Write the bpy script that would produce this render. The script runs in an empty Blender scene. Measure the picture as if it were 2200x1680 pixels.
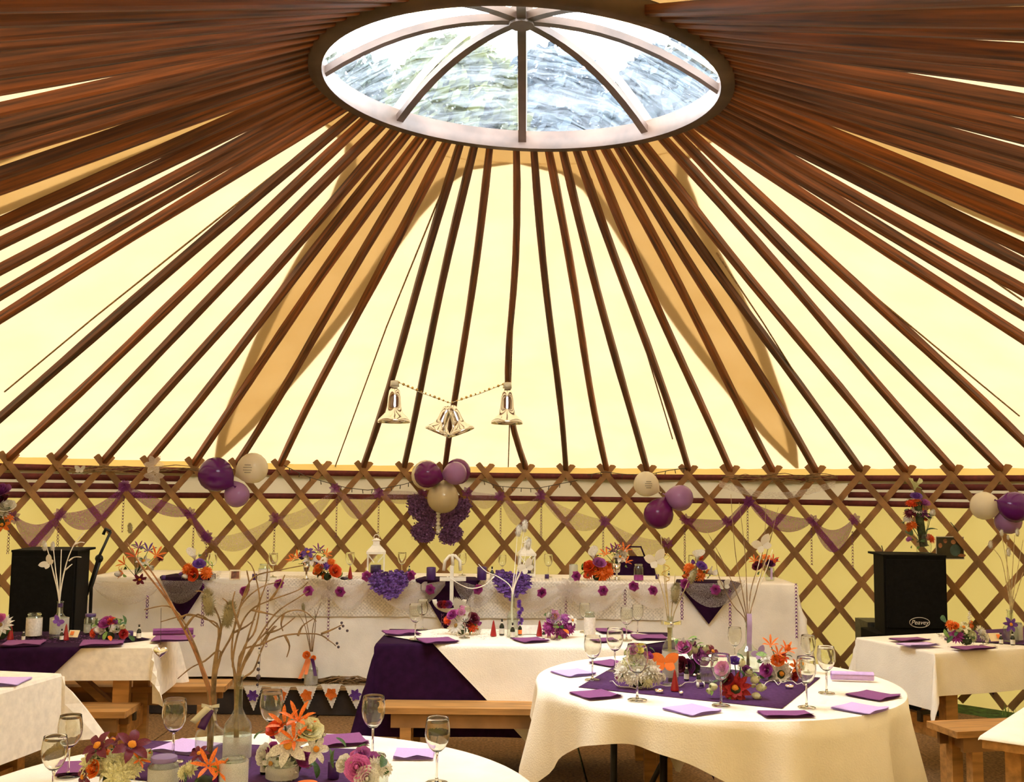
import bpy, math, random
from mathutils import Vector, Matrix, Quaternion
SC = bpy.context.scene
COL = SC.collection
rnd = random.Random(7)
PI = math.pi
# ------------------------------------------------------------------ camera, sky, exposure
F_PX, PITCH, ROLL, EYE = 2250.0, 0.0935, 0.0115, 1.62
cam_d = bpy.data.cameras.new('camera'); cam_d.sensor_width = 36.0; cam_d.lens = F_PX / 2200 * 36
cam_d.clip_start = 0.05; cam_d.clip_end = 300
cam = bpy.data.objects.new('camera', cam_d); COL.objects.link(cam)
cam.matrix_world = Matrix.Translation((0, 0, EYE)) @ Matrix.Rotation(PI/2 + PITCH, 4, 'X') @ Matrix.Rotation(ROLL, 4, 'Z')
SC.camera = cam
world = bpy.data.worlds.new('overcast_sky'); SC.world = world; world.use_nodes = True
bg = world.node_tree.nodes['Background']
bg.inputs['Color'].default_value = (0.97, 0.98, 1.0, 1); bg.inputs['Strength'].default_value = 14.0
SC.view_settings.view_transform = 'Standard'; SC.view_settings.look = 'None'
SC.view_settings.gamma = 1; SC.view_settings.use_curve_mapping = False
SC.view_settings.exposure = 0.3
cy = SC.cycles
cy.max_bounces = 9; cy.diffuse_bounces = 4; cy.glossy_bounces = 3; cy.transmission_bounces = 9; cy.transparent_max_bounces = 14
cy.sample_clamp_indirect = 6.0; cy.caustics_reflective = False
# ------------------------------------------------------------------ layout helpers: a pixel of the 2200x1680 frame to a point at a real height / distance
def ray(px, py):
    a, b = px - 1100, py - 840
    c, s = math.cos(ROLL), math.sin(ROLL)
    u, v = (c*a + s*b) / F_PX, (-s*a + c*b) / F_PX
    return Vector((u, math.cos(PITCH) + math.sin(PITCH)*v, math.sin(PITCH) - math.cos(PITCH)*v))
def gz(px, py, z):
    d = ray(px, py); return d * ((z - EYE) / d.z) + Vector((0, 0, EYE))
def gy(px, py, y):
    d = ray(px, py); return d * (y / d.y) + Vector((0, 0, EYE))
def ppm(y): return F_PX / y          # pixels per metre at distance y
# ------------------------------------------------------------------ materials
MATS = {}
def _nodes(name):
    m = bpy.data.materials.new(name); m.use_nodes = True; MATS[name] = m
    nt = m.node_tree; return m, nt, nt.nodes['Principled BSDF']
def mat(name, rgb, rough=0.6, var=0.12, scale=12.0, bump=0.0, metal=0.0, spec=0.5, stretch=None, sheen=0.0, trans=0.0, bscale=None):
    m, nt, b = _nodes(name)
    N, L = nt.nodes.new, nt.links.new
    tc = N('ShaderNodeTexCoord'); mp = N('ShaderNodeMapping'); L(tc.outputs['Object'], mp.inputs['Vector'])
    if stretch: mp.inputs['Scale'].default_value = stretch
    no = N('ShaderNodeTexNoise'); no.inputs['Scale'].default_value = scale; no.inputs['Detail'].default_value = 4
    L(mp.outputs['Vector'], no.inputs['Vector'])
    cr = N('ShaderNodeValToRGB')
    lo = [max(0, c*(1-var*2)) for c in rgb]; hi = [min(1, c*(1+var)) for c in rgb]
    cr.color_ramp.elements[0].position = 0.3; cr.color_ramp.elements[1].position = 0.7
    cr.color_ramp.elements[0].color = (*lo, 1); cr.color_ramp.elements[1].color = (*hi, 1)
    L(no.outputs['Fac'], cr.inputs['Fac']); L(cr.outputs['Color'], b.inputs['Base Color'])
    b.inputs['Roughness'].default_value = rough; b.inputs['Metallic'].default_value = metal
    b.inputs['Specular IOR Level'].default_value = spec
    if sheen: b.inputs['Sheen Weight'].default_value = sheen
    if bump:
        bp = N('ShaderNodeBump'); bp.inputs['Strength'].default_value = bump; bp.inputs['Distance'].default_value = 0.01
        src = no
        if bscale:
            src = N('ShaderNodeTexNoise'); src.inputs['Scale'].default_value = bscale; L(mp.outputs['Vector'], src.inputs['Vector'])
        L(src.outputs['Fac'], bp.inputs['Height']); L(bp.outputs['Normal'], b.inputs['Normal'])
    if trans:
        out = nt.nodes['Material Output']; t = N('ShaderNodeBsdfTranslucent'); mx = N('ShaderNodeMixShader')
        L(cr.outputs['Color'], t.inputs['Color']); mx.inputs['Fac'].default_value = trans
        L(b.outputs[0], mx.inputs[1]); L(t.outputs[0], mx.inputs[2]); L(mx.outputs[0], out.inputs['Surface'])
    return m
def tone_by_object(name, lo, hi):
    nt = MATS[name].node_tree; N, L = nt.nodes.new, nt.links.new; b = nt.nodes['Principled BSDF']; src = b.inputs['Base Color'].links[0].from_socket
    oi = N('ShaderNodeObjectInfo'); mr = N('ShaderNodeMapRange'); mr.inputs['To Min'].default_value = lo; mr.inputs['To Max'].default_value = hi; L(oi.outputs['Random'], mr.inputs['Value'])
    vm = N('ShaderNodeVectorMath'); vm.operation = 'SCALE'; L(src, vm.inputs[0]); L(mr.outputs[0], vm.inputs['Scale']); L(vm.outputs[0], b.inputs['Base Color'])
def sheer(name, rgb, cover, rough=0.8, scale=40, trans=0.5):
    """thin open cloth: part of the light goes straight through the holes of the weave"""
    m, nt, b = _nodes(name); N, L = nt.nodes.new, nt.links.new
    out = nt.nodes['Material Output']; nt.nodes.remove(b)
    d = N('ShaderNodeBsdfDiffuse'); t = N('ShaderNodeBsdfTranslucent'); tr = N('ShaderNodeBsdfTransparent')
    d.inputs['Color'].default_value = (*rgb, 1); t.inputs['Color'].default_value = (*rgb, 1)
    m1 = N('ShaderNodeMixShader'); m1.inputs['Fac'].default_value = trans; L(d.outputs[0], m1.inputs[1]); L(t.outputs[0], m1.inputs[2])
    no = N('ShaderNodeTexNoise'); no.inputs['Scale'].default_value = scale
    mr = N('ShaderNodeMapRange'); mr.inputs['From Min'].default_value = .3; mr.inputs['From Max'].default_value = .7
    mr.inputs['To Min'].default_value = max(0, cover-.15); mr.inputs['To Max'].default_value = min(1, cover+.15)
    L(no.outputs['Fac'], mr.inputs['Value'])
    m2 = N('ShaderNodeMixShader'); L(mr.outputs[0], m2.inputs['Fac']); L(tr.outputs[0], m2.inputs[1]); L(m1.outputs[0], m2.inputs[2])
    L(m2.outputs[0], out.inputs['Surface']); return m
def canvas(name, thru, refl, frac):
    m, nt, b = _nodes(name); N, L = nt.nodes.new, nt.links.new
    out = nt.nodes['Material Output']; nt.nodes.remove(b)
    d = N('ShaderNodeBsdfDiffuse'); t = N('ShaderNodeBsdfTranslucent'); m1 = N('ShaderNodeMixShader')
    tc = N('ShaderNodeTexCoord'); no = N('ShaderNodeTexNoise'); no.inputs['Scale'].default_value = 2.2; no.inputs['Detail'].default_value = 6
    L(tc.outputs['Object'], no.inputs['Vector'])
    for col, sh in ((thru, t), (refl, d)):
        cr = N('ShaderNodeValToRGB'); cr.color_ramp.elements[0].position = .35; cr.color_ramp.elements[1].position = .65
        cr.color_ramp.elements[0].color = (col[0]*.95, col[1]*.93, col[2]*.88, 1); cr.color_ramp.elements[1].color = (*col, 1)
        L(no.outputs['Fac'], cr.inputs['Fac']); L(cr.outputs['Color'], sh.inputs['Color'])
    m1.inputs['Fac'].default_value = frac; L(d.outputs[0], m1.inputs[1]); L(t.outputs[0], m1.inputs[2]); L(m1.outputs[0], out.inputs['Surface'])
    return m
def glass(name, rgb=(1, 1, 1), ior=1.45, rough=0.0):
    m, nt, b = _nodes(name); N, L = nt.nodes.new, nt.links.new
    out = nt.nodes['Material Output']; nt.nodes.remove(b)
    g = N('ShaderNodeBsdfGlass'); g.inputs['Color'].default_value = (*rgb, 1); g.inputs['IOR'].default_value = ior; g.inputs['Roughness'].default_value = rough
    no = N('ShaderNodeTexNoise'); no.inputs['Scale'].default_value = 9; bp = N('ShaderNodeBump'); bp.inputs['Strength'].default_value = .02
    L(no.outputs['Fac'], bp.inputs['Height']); L(bp.outputs['Normal'], g.inputs['Normal'])
    L(g.outputs[0], out.inputs['Surface']); return m
def thin_glass(name, rgb=(1, 1, 1), edge=.55):
    m, nt, b = _nodes(name); N, L = nt.nodes.new, nt.links.new
    out = nt.nodes['Material Output']; nt.nodes.remove(b)
    tr = N('ShaderNodeBsdfTransparent'); tr.inputs['Color'].default_value = (*rgb, 1)
    g = N('ShaderNodeBsdfGlossy'); g.inputs['Roughness'].default_value = .03
    lw = N('ShaderNodeLayerWeight'); lw.inputs['Blend'].default_value = .5
    no = N('ShaderNodeTexNoise'); no.inputs['Scale'].default_value = 14; bp = N('ShaderNodeBump'); bp.inputs['Strength'].default_value = .05
    L(no.outputs['Fac'], bp.inputs['Height']); L(bp.outputs['Normal'], g.inputs['Normal'])
    pw = N('ShaderNodeMath'); pw.operation = 'POWER'; pw.inputs[1].default_value = 3.0; L(lw.outputs['Facing'], pw.inputs[0])
    mr = N('ShaderNodeMapRange'); mr.inputs['To Min'].default_value = .045; mr.inputs['To Max'].default_value = edge; L(pw.outputs[0], mr.inputs['Value'])
    mx = N('ShaderNodeMixShader'); L(mr.outputs[0], mx.inputs['Fac']); L(tr.outputs[0], mx.inputs[1]); L(g.outputs[0], mx.inputs[2]); L(mx.outputs[0], out.inputs['Surface'])
    return m
def plastic_sheet(name):
    m, nt, b = _nodes(name); N, L = nt.nodes.new, nt.links.new
    out = nt.nodes['Material Output']; nt.nodes.remove(b)
    tr = N('ShaderNodeBsdfTransparent'); tr.inputs['Color'].default_value = (.93, .97, 1, 1)
    t = N('ShaderNodeBsdfTranslucent'); t.inputs['Color'].default_value = (.72, .84, .97, 1)
    g = N('ShaderNodeBsdfGlossy'); g.inputs['Roughness'].default_value = .15
    tc = N('ShaderNodeTexCoord'); mp = N('ShaderNodeMapping'); mp.inputs['Scale'].default_value = (1, 5, 1); L(tc.outputs['Object'], mp.inputs['Vector'])
    no = N('ShaderNodeTexNoise'); no.inputs['Scale'].default_value = 2.6; no.inputs['Detail'].default_value = 9; no.inputs['Roughness'].default_value = .72; no.inputs['Distortion'].default_value = 1.2
    L(mp.outputs['Vector'], no.inputs['Vector'])
    mr = N('ShaderNodeMapRange'); mr.inputs['From Min'].default_value = .38; mr.inputs['From Max'].default_value = .68; mr.inputs['To Min'].default_value = .006; mr.inputs['To Max'].default_value = .11
    L(no.outputs['Fac'], mr.inputs['Value'])
    sp = N('ShaderNodeTexNoise'); sp.inputs['Scale'].default_value = 60; sp.inputs['Detail'].default_value = 2; L(tc.outputs['Object'], sp.inputs['Vector'])
    ms = N('ShaderNodeMapRange'); ms.inputs['From Min'].default_value = .64; ms.inputs['From Max'].default_value = .72; ms.inputs['To Max'].default_value = .16
    L(sp.outputs['Fac'], ms.inputs['Value'])
    mxv = N('ShaderNodeMath'); mxv.operation = 'MAXIMUM'; L(mr.outputs[0], mxv.inputs[0]); L(ms.outputs[0], mxv.inputs[1])
    m1 = N('ShaderNodeMixShader'); L(mxv.outputs[0], m1.inputs['Fac']); L(tr.outputs[0], m1.inputs[1]); L(t.outputs[0], m1.inputs[2])
    m2 = N('ShaderNodeMixShader'); m2.inputs['Fac'].default_value = .03; L(m1.outputs[0], m2.inputs[1]); L(g.outputs[0], m2.inputs[2])
    L(m2.outputs[0], out.inputs['Surface']); return m
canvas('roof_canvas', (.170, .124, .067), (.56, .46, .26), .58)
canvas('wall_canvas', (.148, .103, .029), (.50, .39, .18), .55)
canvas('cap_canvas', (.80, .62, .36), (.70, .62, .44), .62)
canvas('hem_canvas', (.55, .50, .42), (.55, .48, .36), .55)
mat('pole_wood', (.18, .050, .009), .6, .42, 2.2, .25, stretch=(4, 26, 26))
tone_by_object('pole_wood', .55, 1.5)
mat('slat_wood', (.33, .165, .052), .65, .25, 5, .15)
mat('ring_wood', (.085, .050, .034), .6, .25, 6, .1)
mat('bench_wood', (.50, .25, .07), .55, .22, 3, .12, stretch=(1, 9, 9))
mat('dark_wood', (.33, .17, .06), .6, .25, 4, .1)
mat('maroon_tape', (.13, .018, .016), .75, .15, 30)
canvas('cream_tape', (.108, .077, .044), (.70, .60, .46), .55)
canvas('valance_canvas', (.16, .092, .022), (.60, .42, .16), .58)
mat('rope', (.30, .18, .07), .9, .25, 60)
mat('coir', (.27, .145, .05), .95, .3, 60, .6)
mat('grass', (.05, .12, .02), .9, .4, 20)
mat('stage_cloth', (.035, .025, .02), .85, .3, 10)
mat('plank', (.45, .30, .15), .7, .3, 6, .2, stretch=(1, 10, 10))
mat('white_cloth', (.86, .82, .74), .85, .05, 7, .18, bscale=160)
mat('linen', (.90, .855, .75), .9, .03, 8, .2, bscale=140)
mat('paper_cloth', (.84, .77, .64), .9, .06, 30, .15)
mat('purple_cloth', (.022, .0042, .027), .9, .15, 25, .1, spec=.1)
mat('purple_felt', (.085, .032, .105), .95, .12, 60, .1, spec=.1)
mat('napkin_plum', (.22, .055, .20), .9, .08, 50)
mat('napkin_lilac', (.60, .42, .78), .9, .05, 50)
mat('black_plastic', (.005, .0045, .004), .85, .2, 40, .1, spec=.15)
mat('black_metal', (.012, .012, .012), .4, .2, 20, metal=.3)
mat('grey_metal', (.10, .10, .09), .5, .2, 20, metal=.6)
mat('silver', (.85, .84, .80), .12, .05, 8, metal=1.0)
mat('white_paint', (.82, .80, .72), .5, .06, 20)
mat('wax_purple', (.055, .015, .13), .35, .1, 20)
mat('wax_orange', (.85, .25, .08), .5, .1, 20)
mat('lilac_lid', (.22, .15, .34), .5, .1, 10)
mat('red_cone', (.33, .008, .012), .3, .15, 20)
mat('bottle_dark', (.012, .016, .010), .12, .1, 10)
mat('label_paper', (.78, .75, .66), .8, .08, 40)
mat('card_yellow', (.85, .70, .40), .8, .06, 30)
mat('tag_orange', (.90, .22, .03), .7, .08, 30)
mat('twig', (.26, .16, .07), .8, .3, 30, .2)
mat('twig_red', (.33, .15, .06), .75, .3, 20, .2)
mat('twig_white', (.80, .76, .66), .8, .1, 30)
mat('teasel', (.33, .28, .15), .95, .25, 60, .4)
mat('teasel_white', (.62, .58, .48), .95, .15, 60, .4)
mat('dry_grass', (.50, .40, .20), .9, .2, 40)
mat('foam_leaf', (.045, .11, .022), .6, .35, 9)
mat('leaf_light', (.20, .33, .06), .6, .25, 9)
mat('moss_dark', (.035, .05, .014), .9, .4, 40)
for n, c in dict(orange=(.92, .20, .02), deep_orange=(.80, .09, .015), white=(.86, .82, .74), cream=(.80, .78, .48), yellow=(.75, .62, .10), magenta=(.40, .05, .28), pink=(.66, .16, .44),
                 purple=(.13, .04, .30), violet=(.24, .09, .50), maroon=(.16, .012, .04), red=(.45, .02, .02), green_white=(.62, .66, .36), plum=(.20, .03, .20), mauve=(.45, .12, .42)).items():
    mat('petal_' + n, c, .55, .2, 14, 0, trans=.25)
mat('stamen', (.30, .16, .03), .9, .3, 60)
mat('stamen_orange', (.75, .28, .02), .9, .3, 60)
mat('fur_violet', (.20, .09, .42), .9, .35, 60, .2)
mat('fur_purple', (.25, .11, .29), .9, .4, 60, .2)
mat('tinsel', (.20, .02, .34), .25, .4, 90, metal=.5)
mat('streamer', (.20, .07, .14), .45, .35, 60, metal=.3)
mat('ribbon_cream', (.66, .63, .50), .4, .08, 20)
mat('ribbon_purple', (.08, .02, .13), .4, .08, 20)
mat('ribbon_lilac', (.45, .33, .58), .4, .08, 20)
mat('balloon_purple', (.13, .012, .17), .16, .12, 3, trans=.3)
mat('balloon_lilac', (.40, .20, .44), .16, .10, 3, trans=.3)
mat('balloon_plum', (.17, .012, .14), .16, .10, 3, trans=.3)
mat('balloon_white', (.86, .80, .64), .25, .05, 3, trans=.35)
mat('balloon_pearl', (.70, .60, .40), .16, .06, 3, metal=.15, trans=.3)
mat('lace_cloth', (.84, .79, .70), .9, .10, 60, .4, bscale=90)
def lace_weave(name):
    nt = MATS[name].node_tree; N, L = nt.nodes.new, nt.links.new; b = nt.nodes['Principled BSDF']; src = b.inputs['Base Color'].links[0].from_socket
    tc = N('ShaderNodeTexCoord'); last = None
    for ang in (PI/4, -PI/4):
        mp = N('ShaderNodeMapping'); mp.inputs['Rotation'].default_value = (0, ang, 0); L(tc.outputs['Object'], mp.inputs['Vector'])
        w = N('ShaderNodeTexWave'); w.inputs['Scale'].default_value = 17.0; w.inputs['Distortion'].default_value = .6; L(mp.outputs['Vector'], w.inputs['Vector'])
        if last is None: last = w.outputs['Fac']
        else:
            mm = N('ShaderNodeMath'); mm.operation = 'MAXIMUM'; L(last, mm.inputs[0]); L(w.outputs['Fac'], mm.inputs[1]); last = mm.outputs[0]
    mr = N('ShaderNodeMapRange'); mr.inputs['From Min'].default_value = .3; mr.inputs['To Min'].default_value = .76; L(last, mr.inputs['Value'])
    vm = N('ShaderNodeVectorMath'); vm.operation = 'SCALE'; L(src, vm.inputs[0]); L(mr.outputs[0], vm.inputs['Scale']); L(vm.outputs[0], b.inputs['Base Color'])
lace_weave('lace_cloth')
mat('print_dark', (.03, .022, .016), .3, .5, 8)
mat('print_skin', (.40, .17, .08), .4, .2, 12)
mat('print_teal', (.05, .10, .11), .4, .2, 12)
mat('print_warm', (.28, .10, .05), .4, .5, 25)
mat('photo_back', (.75, .72, .66), .6, .05, 10)
mat('bead_dark', (.05, .035, .06), .2, .2, 30)
mat('bead_gold', (.62, .42, .12), .2, .2, 30, metal=.8)
mat('wire_white', (.78, .74, .68), .5, .05, 30)
mat('wire_dark', (.06, .045, .03), .6, .1, 30)
mat('bark', (.12, .09, .06), .9, .3, 8, .4)
mat('tree_green', (.022, .034, .02), .8, .4, 1.2, trans=.3)
mat('tree_blue', (.014, .030, .046), .8, .4, 1.2, trans=.2)
mat('tree_yellow', (.07, .078, .014), .8, .35, 1.2, trans=.4)
mat('sand', (.80, .76, .68), .9, .08, 90, .3)
mat('cork', (.40, .26, .12), .9, .2, 40)
mat('feather', (.66, .61, .50), .9, .08, 40, trans=.3)
sheer('tulle_purple', (.24, .055, .24), .68)
sheer('tulle_mauve', (.42, .25, .33), .42)
sheer('tulle_white', (.84, .78, .74), .42)
sheer('frost', (.80, .78, .72), .62, trans=.35)
sheer('tulle_grey', (.62, .56, .55), .38)
glass('clear_glass', (.99, 1, .99))
thin_glass('bottle_glass', (.93, .96, .93), .6)

plastic_sheet('clear_plastic')
# ------------------------------------------------------------------ mesh building
class MB:
    def __init__(s): s.v, s.f = [], []
    def add(s, vs, fs):
        o = len(s.v); s.v.extend([tuple(v) for v in vs]); s.f.extend([tuple(i+o for i in f) for f in fs]); return s
    def box(s, c, d, rz=0, rx=0, ch=0.0):
        x, y, z = d[0]/2, d[1]/2, d[2]/2
        M = Matrix.Translation(c) @ Matrix.Rotation(rz, 4, 'Z') @ Matrix.Rotation(rx, 4, 'X')
        if ch <= 0:
            vs = [M @ Vector((a*x, b*y, e*z)) for e in (-1, 1) for a, b in ((-1, -1), (1, -1), (1, 1), (-1, 1))]
            return s.add(vs, [(3, 2, 1, 0), (4, 5, 6, 7), (0, 1, 5, 4), (1, 2, 6, 5), (2, 3, 7, 6), (3, 0, 4, 7)])
        oc = [(-x, -y+ch), (-x+ch, -y), (x-ch, -y), (x, -y+ch), (x, y-ch), (x-ch, y), (-x+ch, y), (-x, y-ch)]
        vs = [M @ Vector((a, b, e)) for e in (-z, z) for a, b in oc]
        return s.add(vs, [tuple(range(7, -1, -1)), tuple(range(8, 16))] + [(i, (i+1) % 8, 8+(i+1) % 8, 8+i) for i in range(8)])
    def bar(s, p, q, w, h, up=(0, 0, 1)):
        p, q = Vector(p), Vector(q); d = (q-p).normalized(); sd = d.cross(Vector(up))
        if sd.length < 1e-4: sd = d.cross(Vector((0, 1, 0)))
        sd.normalize(); u = sd.cross(d)
        vs = [o + sd*(a*w/2) + u*(b*h/2) for o in (p, q) for a, b in ((-1, -1), (1, -1), (1, 1), (-1, 1))]
        return s.add(vs, [(3, 2, 1, 0), (4, 5, 6, 7), (0, 1, 5, 4), (1, 2, 6, 5), (2, 3, 7, 6), (3, 0, 4, 7)])
    def tube(s, pts, r, n=6, close=False):
        pts = [Vector(p) for p in pts]; m = len(pts); rr = r if isinstance(r, (list, tuple)) else [r]*m
        base = len(s.v); prev = None
        for i, p in enumerate(pts):
            if close: t = pts[(i+1) % m] - pts[i-1]
            else: t = pts[min(i+1, m-1)] - pts[max(i-1, 0)]
            if t.length < 1e-9: t = Vector((0, 0, 1))
            t.normalize()
            if prev is None:
                a = t.cross(Vector((0, 0, 1)));  a = a if a.length > .05 else t.cross(Vector((1, 0, 0)))
            else: a = prev - t*prev.dot(t)
            if a.length < 1e-6: a = t.orthogonal()
            a.normalize(); prev = a; b = t.cross(a)
            for k in range(n):
                w = 2*PI*k/n; s.v.append(tuple(p + (a*math.cos(w) + b*math.sin(w))*rr[i]))
        for i in range(m if close else m-1):
            j = (i+1) % m
            for k in range(n):
                s.f.append((base+i*n+k, base+i*n+(k+1) % n, base+j*n+(k+1) % n, base+j*n+k))
        if not close:
            s.f.append(tuple(base+k for k in range(n-1, -1, -1))); s.f.append(tuple(base+(m-1)*n+k for k in range(n)))
        return s
    def lathe(s, prof, n=16, c=(0, 0, 0), closed=False):
        base = len(s.v); c = Vector(c)
        for r, z in prof:
            for k in range(n):
                w = 2*PI*k/n; s.v.append((c.x+max(r, 1e-5)*math.cos(w), c.y+max(r, 1e-5)*math.sin(w), c.z+z))
        m = len(prof)
        for i in range(m if closed else m-1):
            j = (i+1) % m
            for k in range(n):
                s.f.append((base+i*n+k, base+i*n+(k+1) % n, base+j*n+(k+1) % n, base+j*n+k))
        return s
    def ell(s, c, r, n=10, m=6, jit=0.0):
        c = Vector(c); base = len(s.v); r = r if isinstance(r, (tuple, list)) else (r, r, r)
        for i in range(m+1):
            t = PI*i/m
            for k in range(n):
                w = 2*PI*k/n; q = 1 + (rnd.uniform(-jit, jit) if jit else 0)
                s.v.append((c.x+r[0]*q*math.sin(t)*math.cos(w)+1e-6*k, c.y+r[1]*q*math.sin(t)*math.sin(w), c.z-r[2]*q*math.cos(t)))
        for i in range(m):
            for k in range(n): s.f.append((base+i*n+k, base+i*n+(k+1) % n, base+(i+1)*n+(k+1) % n, base+(i+1)*n+k))
        return s
    def grid(s, fn, us, vs):
        base = len(s.v); nv = len(vs)
        for u in us:
            for v in vs: s.v.append(tuple(fn(u, v)))
        for i in range(len(us)-1):
            for j in range(nv-1): s.f.append((base+i*nv+j, base+(i+1)*nv+j, base+(i+1)*nv+j+1, base+i*nv+j+1))
        return s
    def prism(s, poly, z0, z1):
        n = len(poly); vs = [(x, y, z) for z in (z0, z1) for x, y in poly]
        return s.add(vs, [tuple(range(n-1, -1, -1)), tuple(range(n, 2*n))] + [(i, (i+1) % n, n+(i+1) % n, n+i) for i in range(n)])
    def mesh(s, name, m, smooth=True):
        me = bpy.data.meshes.new(name); me.from_pydata(s.v, [], s.f); me.update()
        if isinstance(m, str): m = MATS[m]
        me.materials.append(m)
        if smooth: me.polygons.foreach_set('use_smooth', [True]*len(me.polygons))
        return me
    def build(s, name, m, parent=None, loc=(0, 0, 0), smooth=True, rot=None, thick=0):
        return put(name, s.mesh(name, m, smooth), parent, loc, rot, thick)
def put(name, me, parent=None, loc=(0, 0, 0), rot=None, thick=0, scale=None):
    o = bpy.data.objects.new(name, me); COL.objects.link(o); o.parent = parent; o.location = loc
    if rot is not None:
        if isinstance(rot, Quaternion): o.rotation_mode = 'QUATERNION'; o.rotation_quaternion = rot
        else: o.rotation_euler = rot
    if scale is not None: o.scale = (scale,)*3 if not isinstance(scale, (tuple, list)) else scale
    if thick:
        md = o.modifiers.new('thickness', 'SOLIDIFY'); md.thickness = thick; md.offset = 0
    return o
def lin(a, b, n): return [a + (b-a)*i/(n-1) for i in range(n)]
def tag(o, label, cat, group=None, kind=None):
    o['label'] = label
    if cat: o['category'] = cat
    if group: o['group'] = group
    if kind: o['kind'] = kind
    return o
def empty(name, loc=(0, 0, 0), rz=0):
    o = bpy.data.objects.new(name, None); COL.objects.link(o); o.location = loc; o.rotation_euler = (0, 0, rz); o.empty_display_size = .05; return o
def thing(name, label, cat, loc=(0, 0, 0), rz=0, group=None, kind=None): return tag(empty(name, loc, rz), label, cat, group, kind)
def copy_tree(o, parent=None):
    c = o.copy(); COL.objects.link(c); c.parent = parent
    for ch in list(o.children): copy_tree(ch, c)
    return c
# ------------------------------------------------------------------ the yurt
CX, CY, RL, RC, ZC = 0.025, 4.78, 5.02, 0.986, 3.49
NX = 84; DPH = 2*PI/NX; PH0 = math.radians(1.25); ZX = 1.77; HALF = 0.222
def tilt(x, y): return -0.041*x + 0.033*y
def pol(ph, r, z): return Vector((CX + r*math.sin(ph), CY + r*math.cos(ph), z))
def ringpt(ph, r, dz): return Vector((CX + r*math.sin(ph), CY + r*math.cos(ph), ZC + dz + tilt(r*math.sin(ph), r*math.cos(ph))))
def proj(p):
    q = cam_inv @ Vector(p); return (1100 + F_PX*q.x/-q.z, 840 - F_PX*q.y/-q.z)
cam_inv = cam.matrix_world.inverted()
def roof_z(ph, r):
    t = (r-RC)/(RL-RC); zr = ringpt(ph, RC, .045).z
    return zr*(1-t) + (1.815)*t + .042
# --- ground, floor matting
g = MB(); g.grid(lambda u, v: (u, v, -.03), lin(-60, 60, 13), lin(-50, 70, 13))
tag(g.build('ground', 'grass', smooth=False), 'dark green grass ground under and around the yurt', 'ground', kind='structure')
fl = thing('floor', 'brown coir matting laid in runs over the yurt floor', 'floor', kind='structure')
mats = []
for i in range(9):
    x0 = -4.05 + i*.9; x1 = x0 + .888
    def ylim(x, s): return CY + s*math.sqrt(max(.04, 4.62**2 - (x-CX)**2))
    xs = lin(max(x0, -4.5), min(x1, 4.5), 7)
    poly = [(x, max(-.6, ylim(x, -1))) for x in xs] + [(x, ylim(x, 1)) for x in reversed(xs)]
    m = MB(); m.prism(poly, -.02, 0.0 - .0015*(i % 2)); m.build('matting_run', 'coir', fl, smooth=False)
gr = MB()
for k in range(5200):
    ph = rnd.uniform(-1.25, 1.25); r = rnd.uniform(4.5, 4.96)
    p = pol(ph, r, -.03)
    if (p.y > 7.5 and -3.35 < p.x < 2.85) or (2.6 < p.x < 3.7 and 7.5 < p.y < 8.9) or (p.x < -2.7 and p.y > 6.7): continue
    h = rnd.uniform(.04, .11); a = rnd.uniform(0, 6.3); dx, dy = math.cos(a)*.006, math.sin(a)*.006
    gr.add([(p.x-dx, p.y-dy, p.z), (p.x+dx, p.y+dy, p.z), (p.x+dy*4, p.y-dx*4, p.z+h)], [(0, 1, 2)])
tag(gr.build('grass_strip', 'leaf_light', smooth=False), 'long grass growing between the matting and the lattice wall', 'grass', kind='stuff')
# --- wall: canvas, woven tapes, lattice
wl = thing('wall_lattice', 'round yurt wall of cream canvas behind crossed wooden lattice', 'wall', (CX, CY, 0), kind='structure')
def cyl(r0, z0, z1, a0, a1, n, nz, wav=0.0):
    m = MB(); m.grid(lambda a, z: ((r0 + wav*math.sin(a*41+z*3)*math.sin(a*17))*math.sin(a), (r0 + wav*math.sin(a*41+z*3)*math.sin(a*17))*math.cos(a), z), lin(a0, a1, n), lin(z0, z1, nz)); return m
cyl(RL+.085, -.03, 1.53, -PI, PI, 169, 4, .012).build('wall_cloth', 'wall_canvas', wl)
cyl(RL+.085, 1.525, 1.75, -PI, PI, 169, 2, .012).build('upper_cloth', 'cream_tape', wl)
A1 = math.radians(34.2)
def band(z0, z1, a0, a1, m): cyl(RL+.055, z0, z1, a0, a1, max(6, int(abs(a1-a0)*26)), 2).build('woven_tape', m, wl, thick=.004)
band(1.722, 1.772, -A1, A1, 'maroon_tape'); band(1.512, 1.560, -A1, A1, 'maroon_tape')
for sgn in (-1, 1):
    a0, a1 = (A1, 1.45) if sgn > 0 else (-1.45, -A1)
    z = 1.510
    for k in range(4):
        band(z, z+.049, a0, a1, 'maroon_tape'); z += .049
        z += .022
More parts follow.
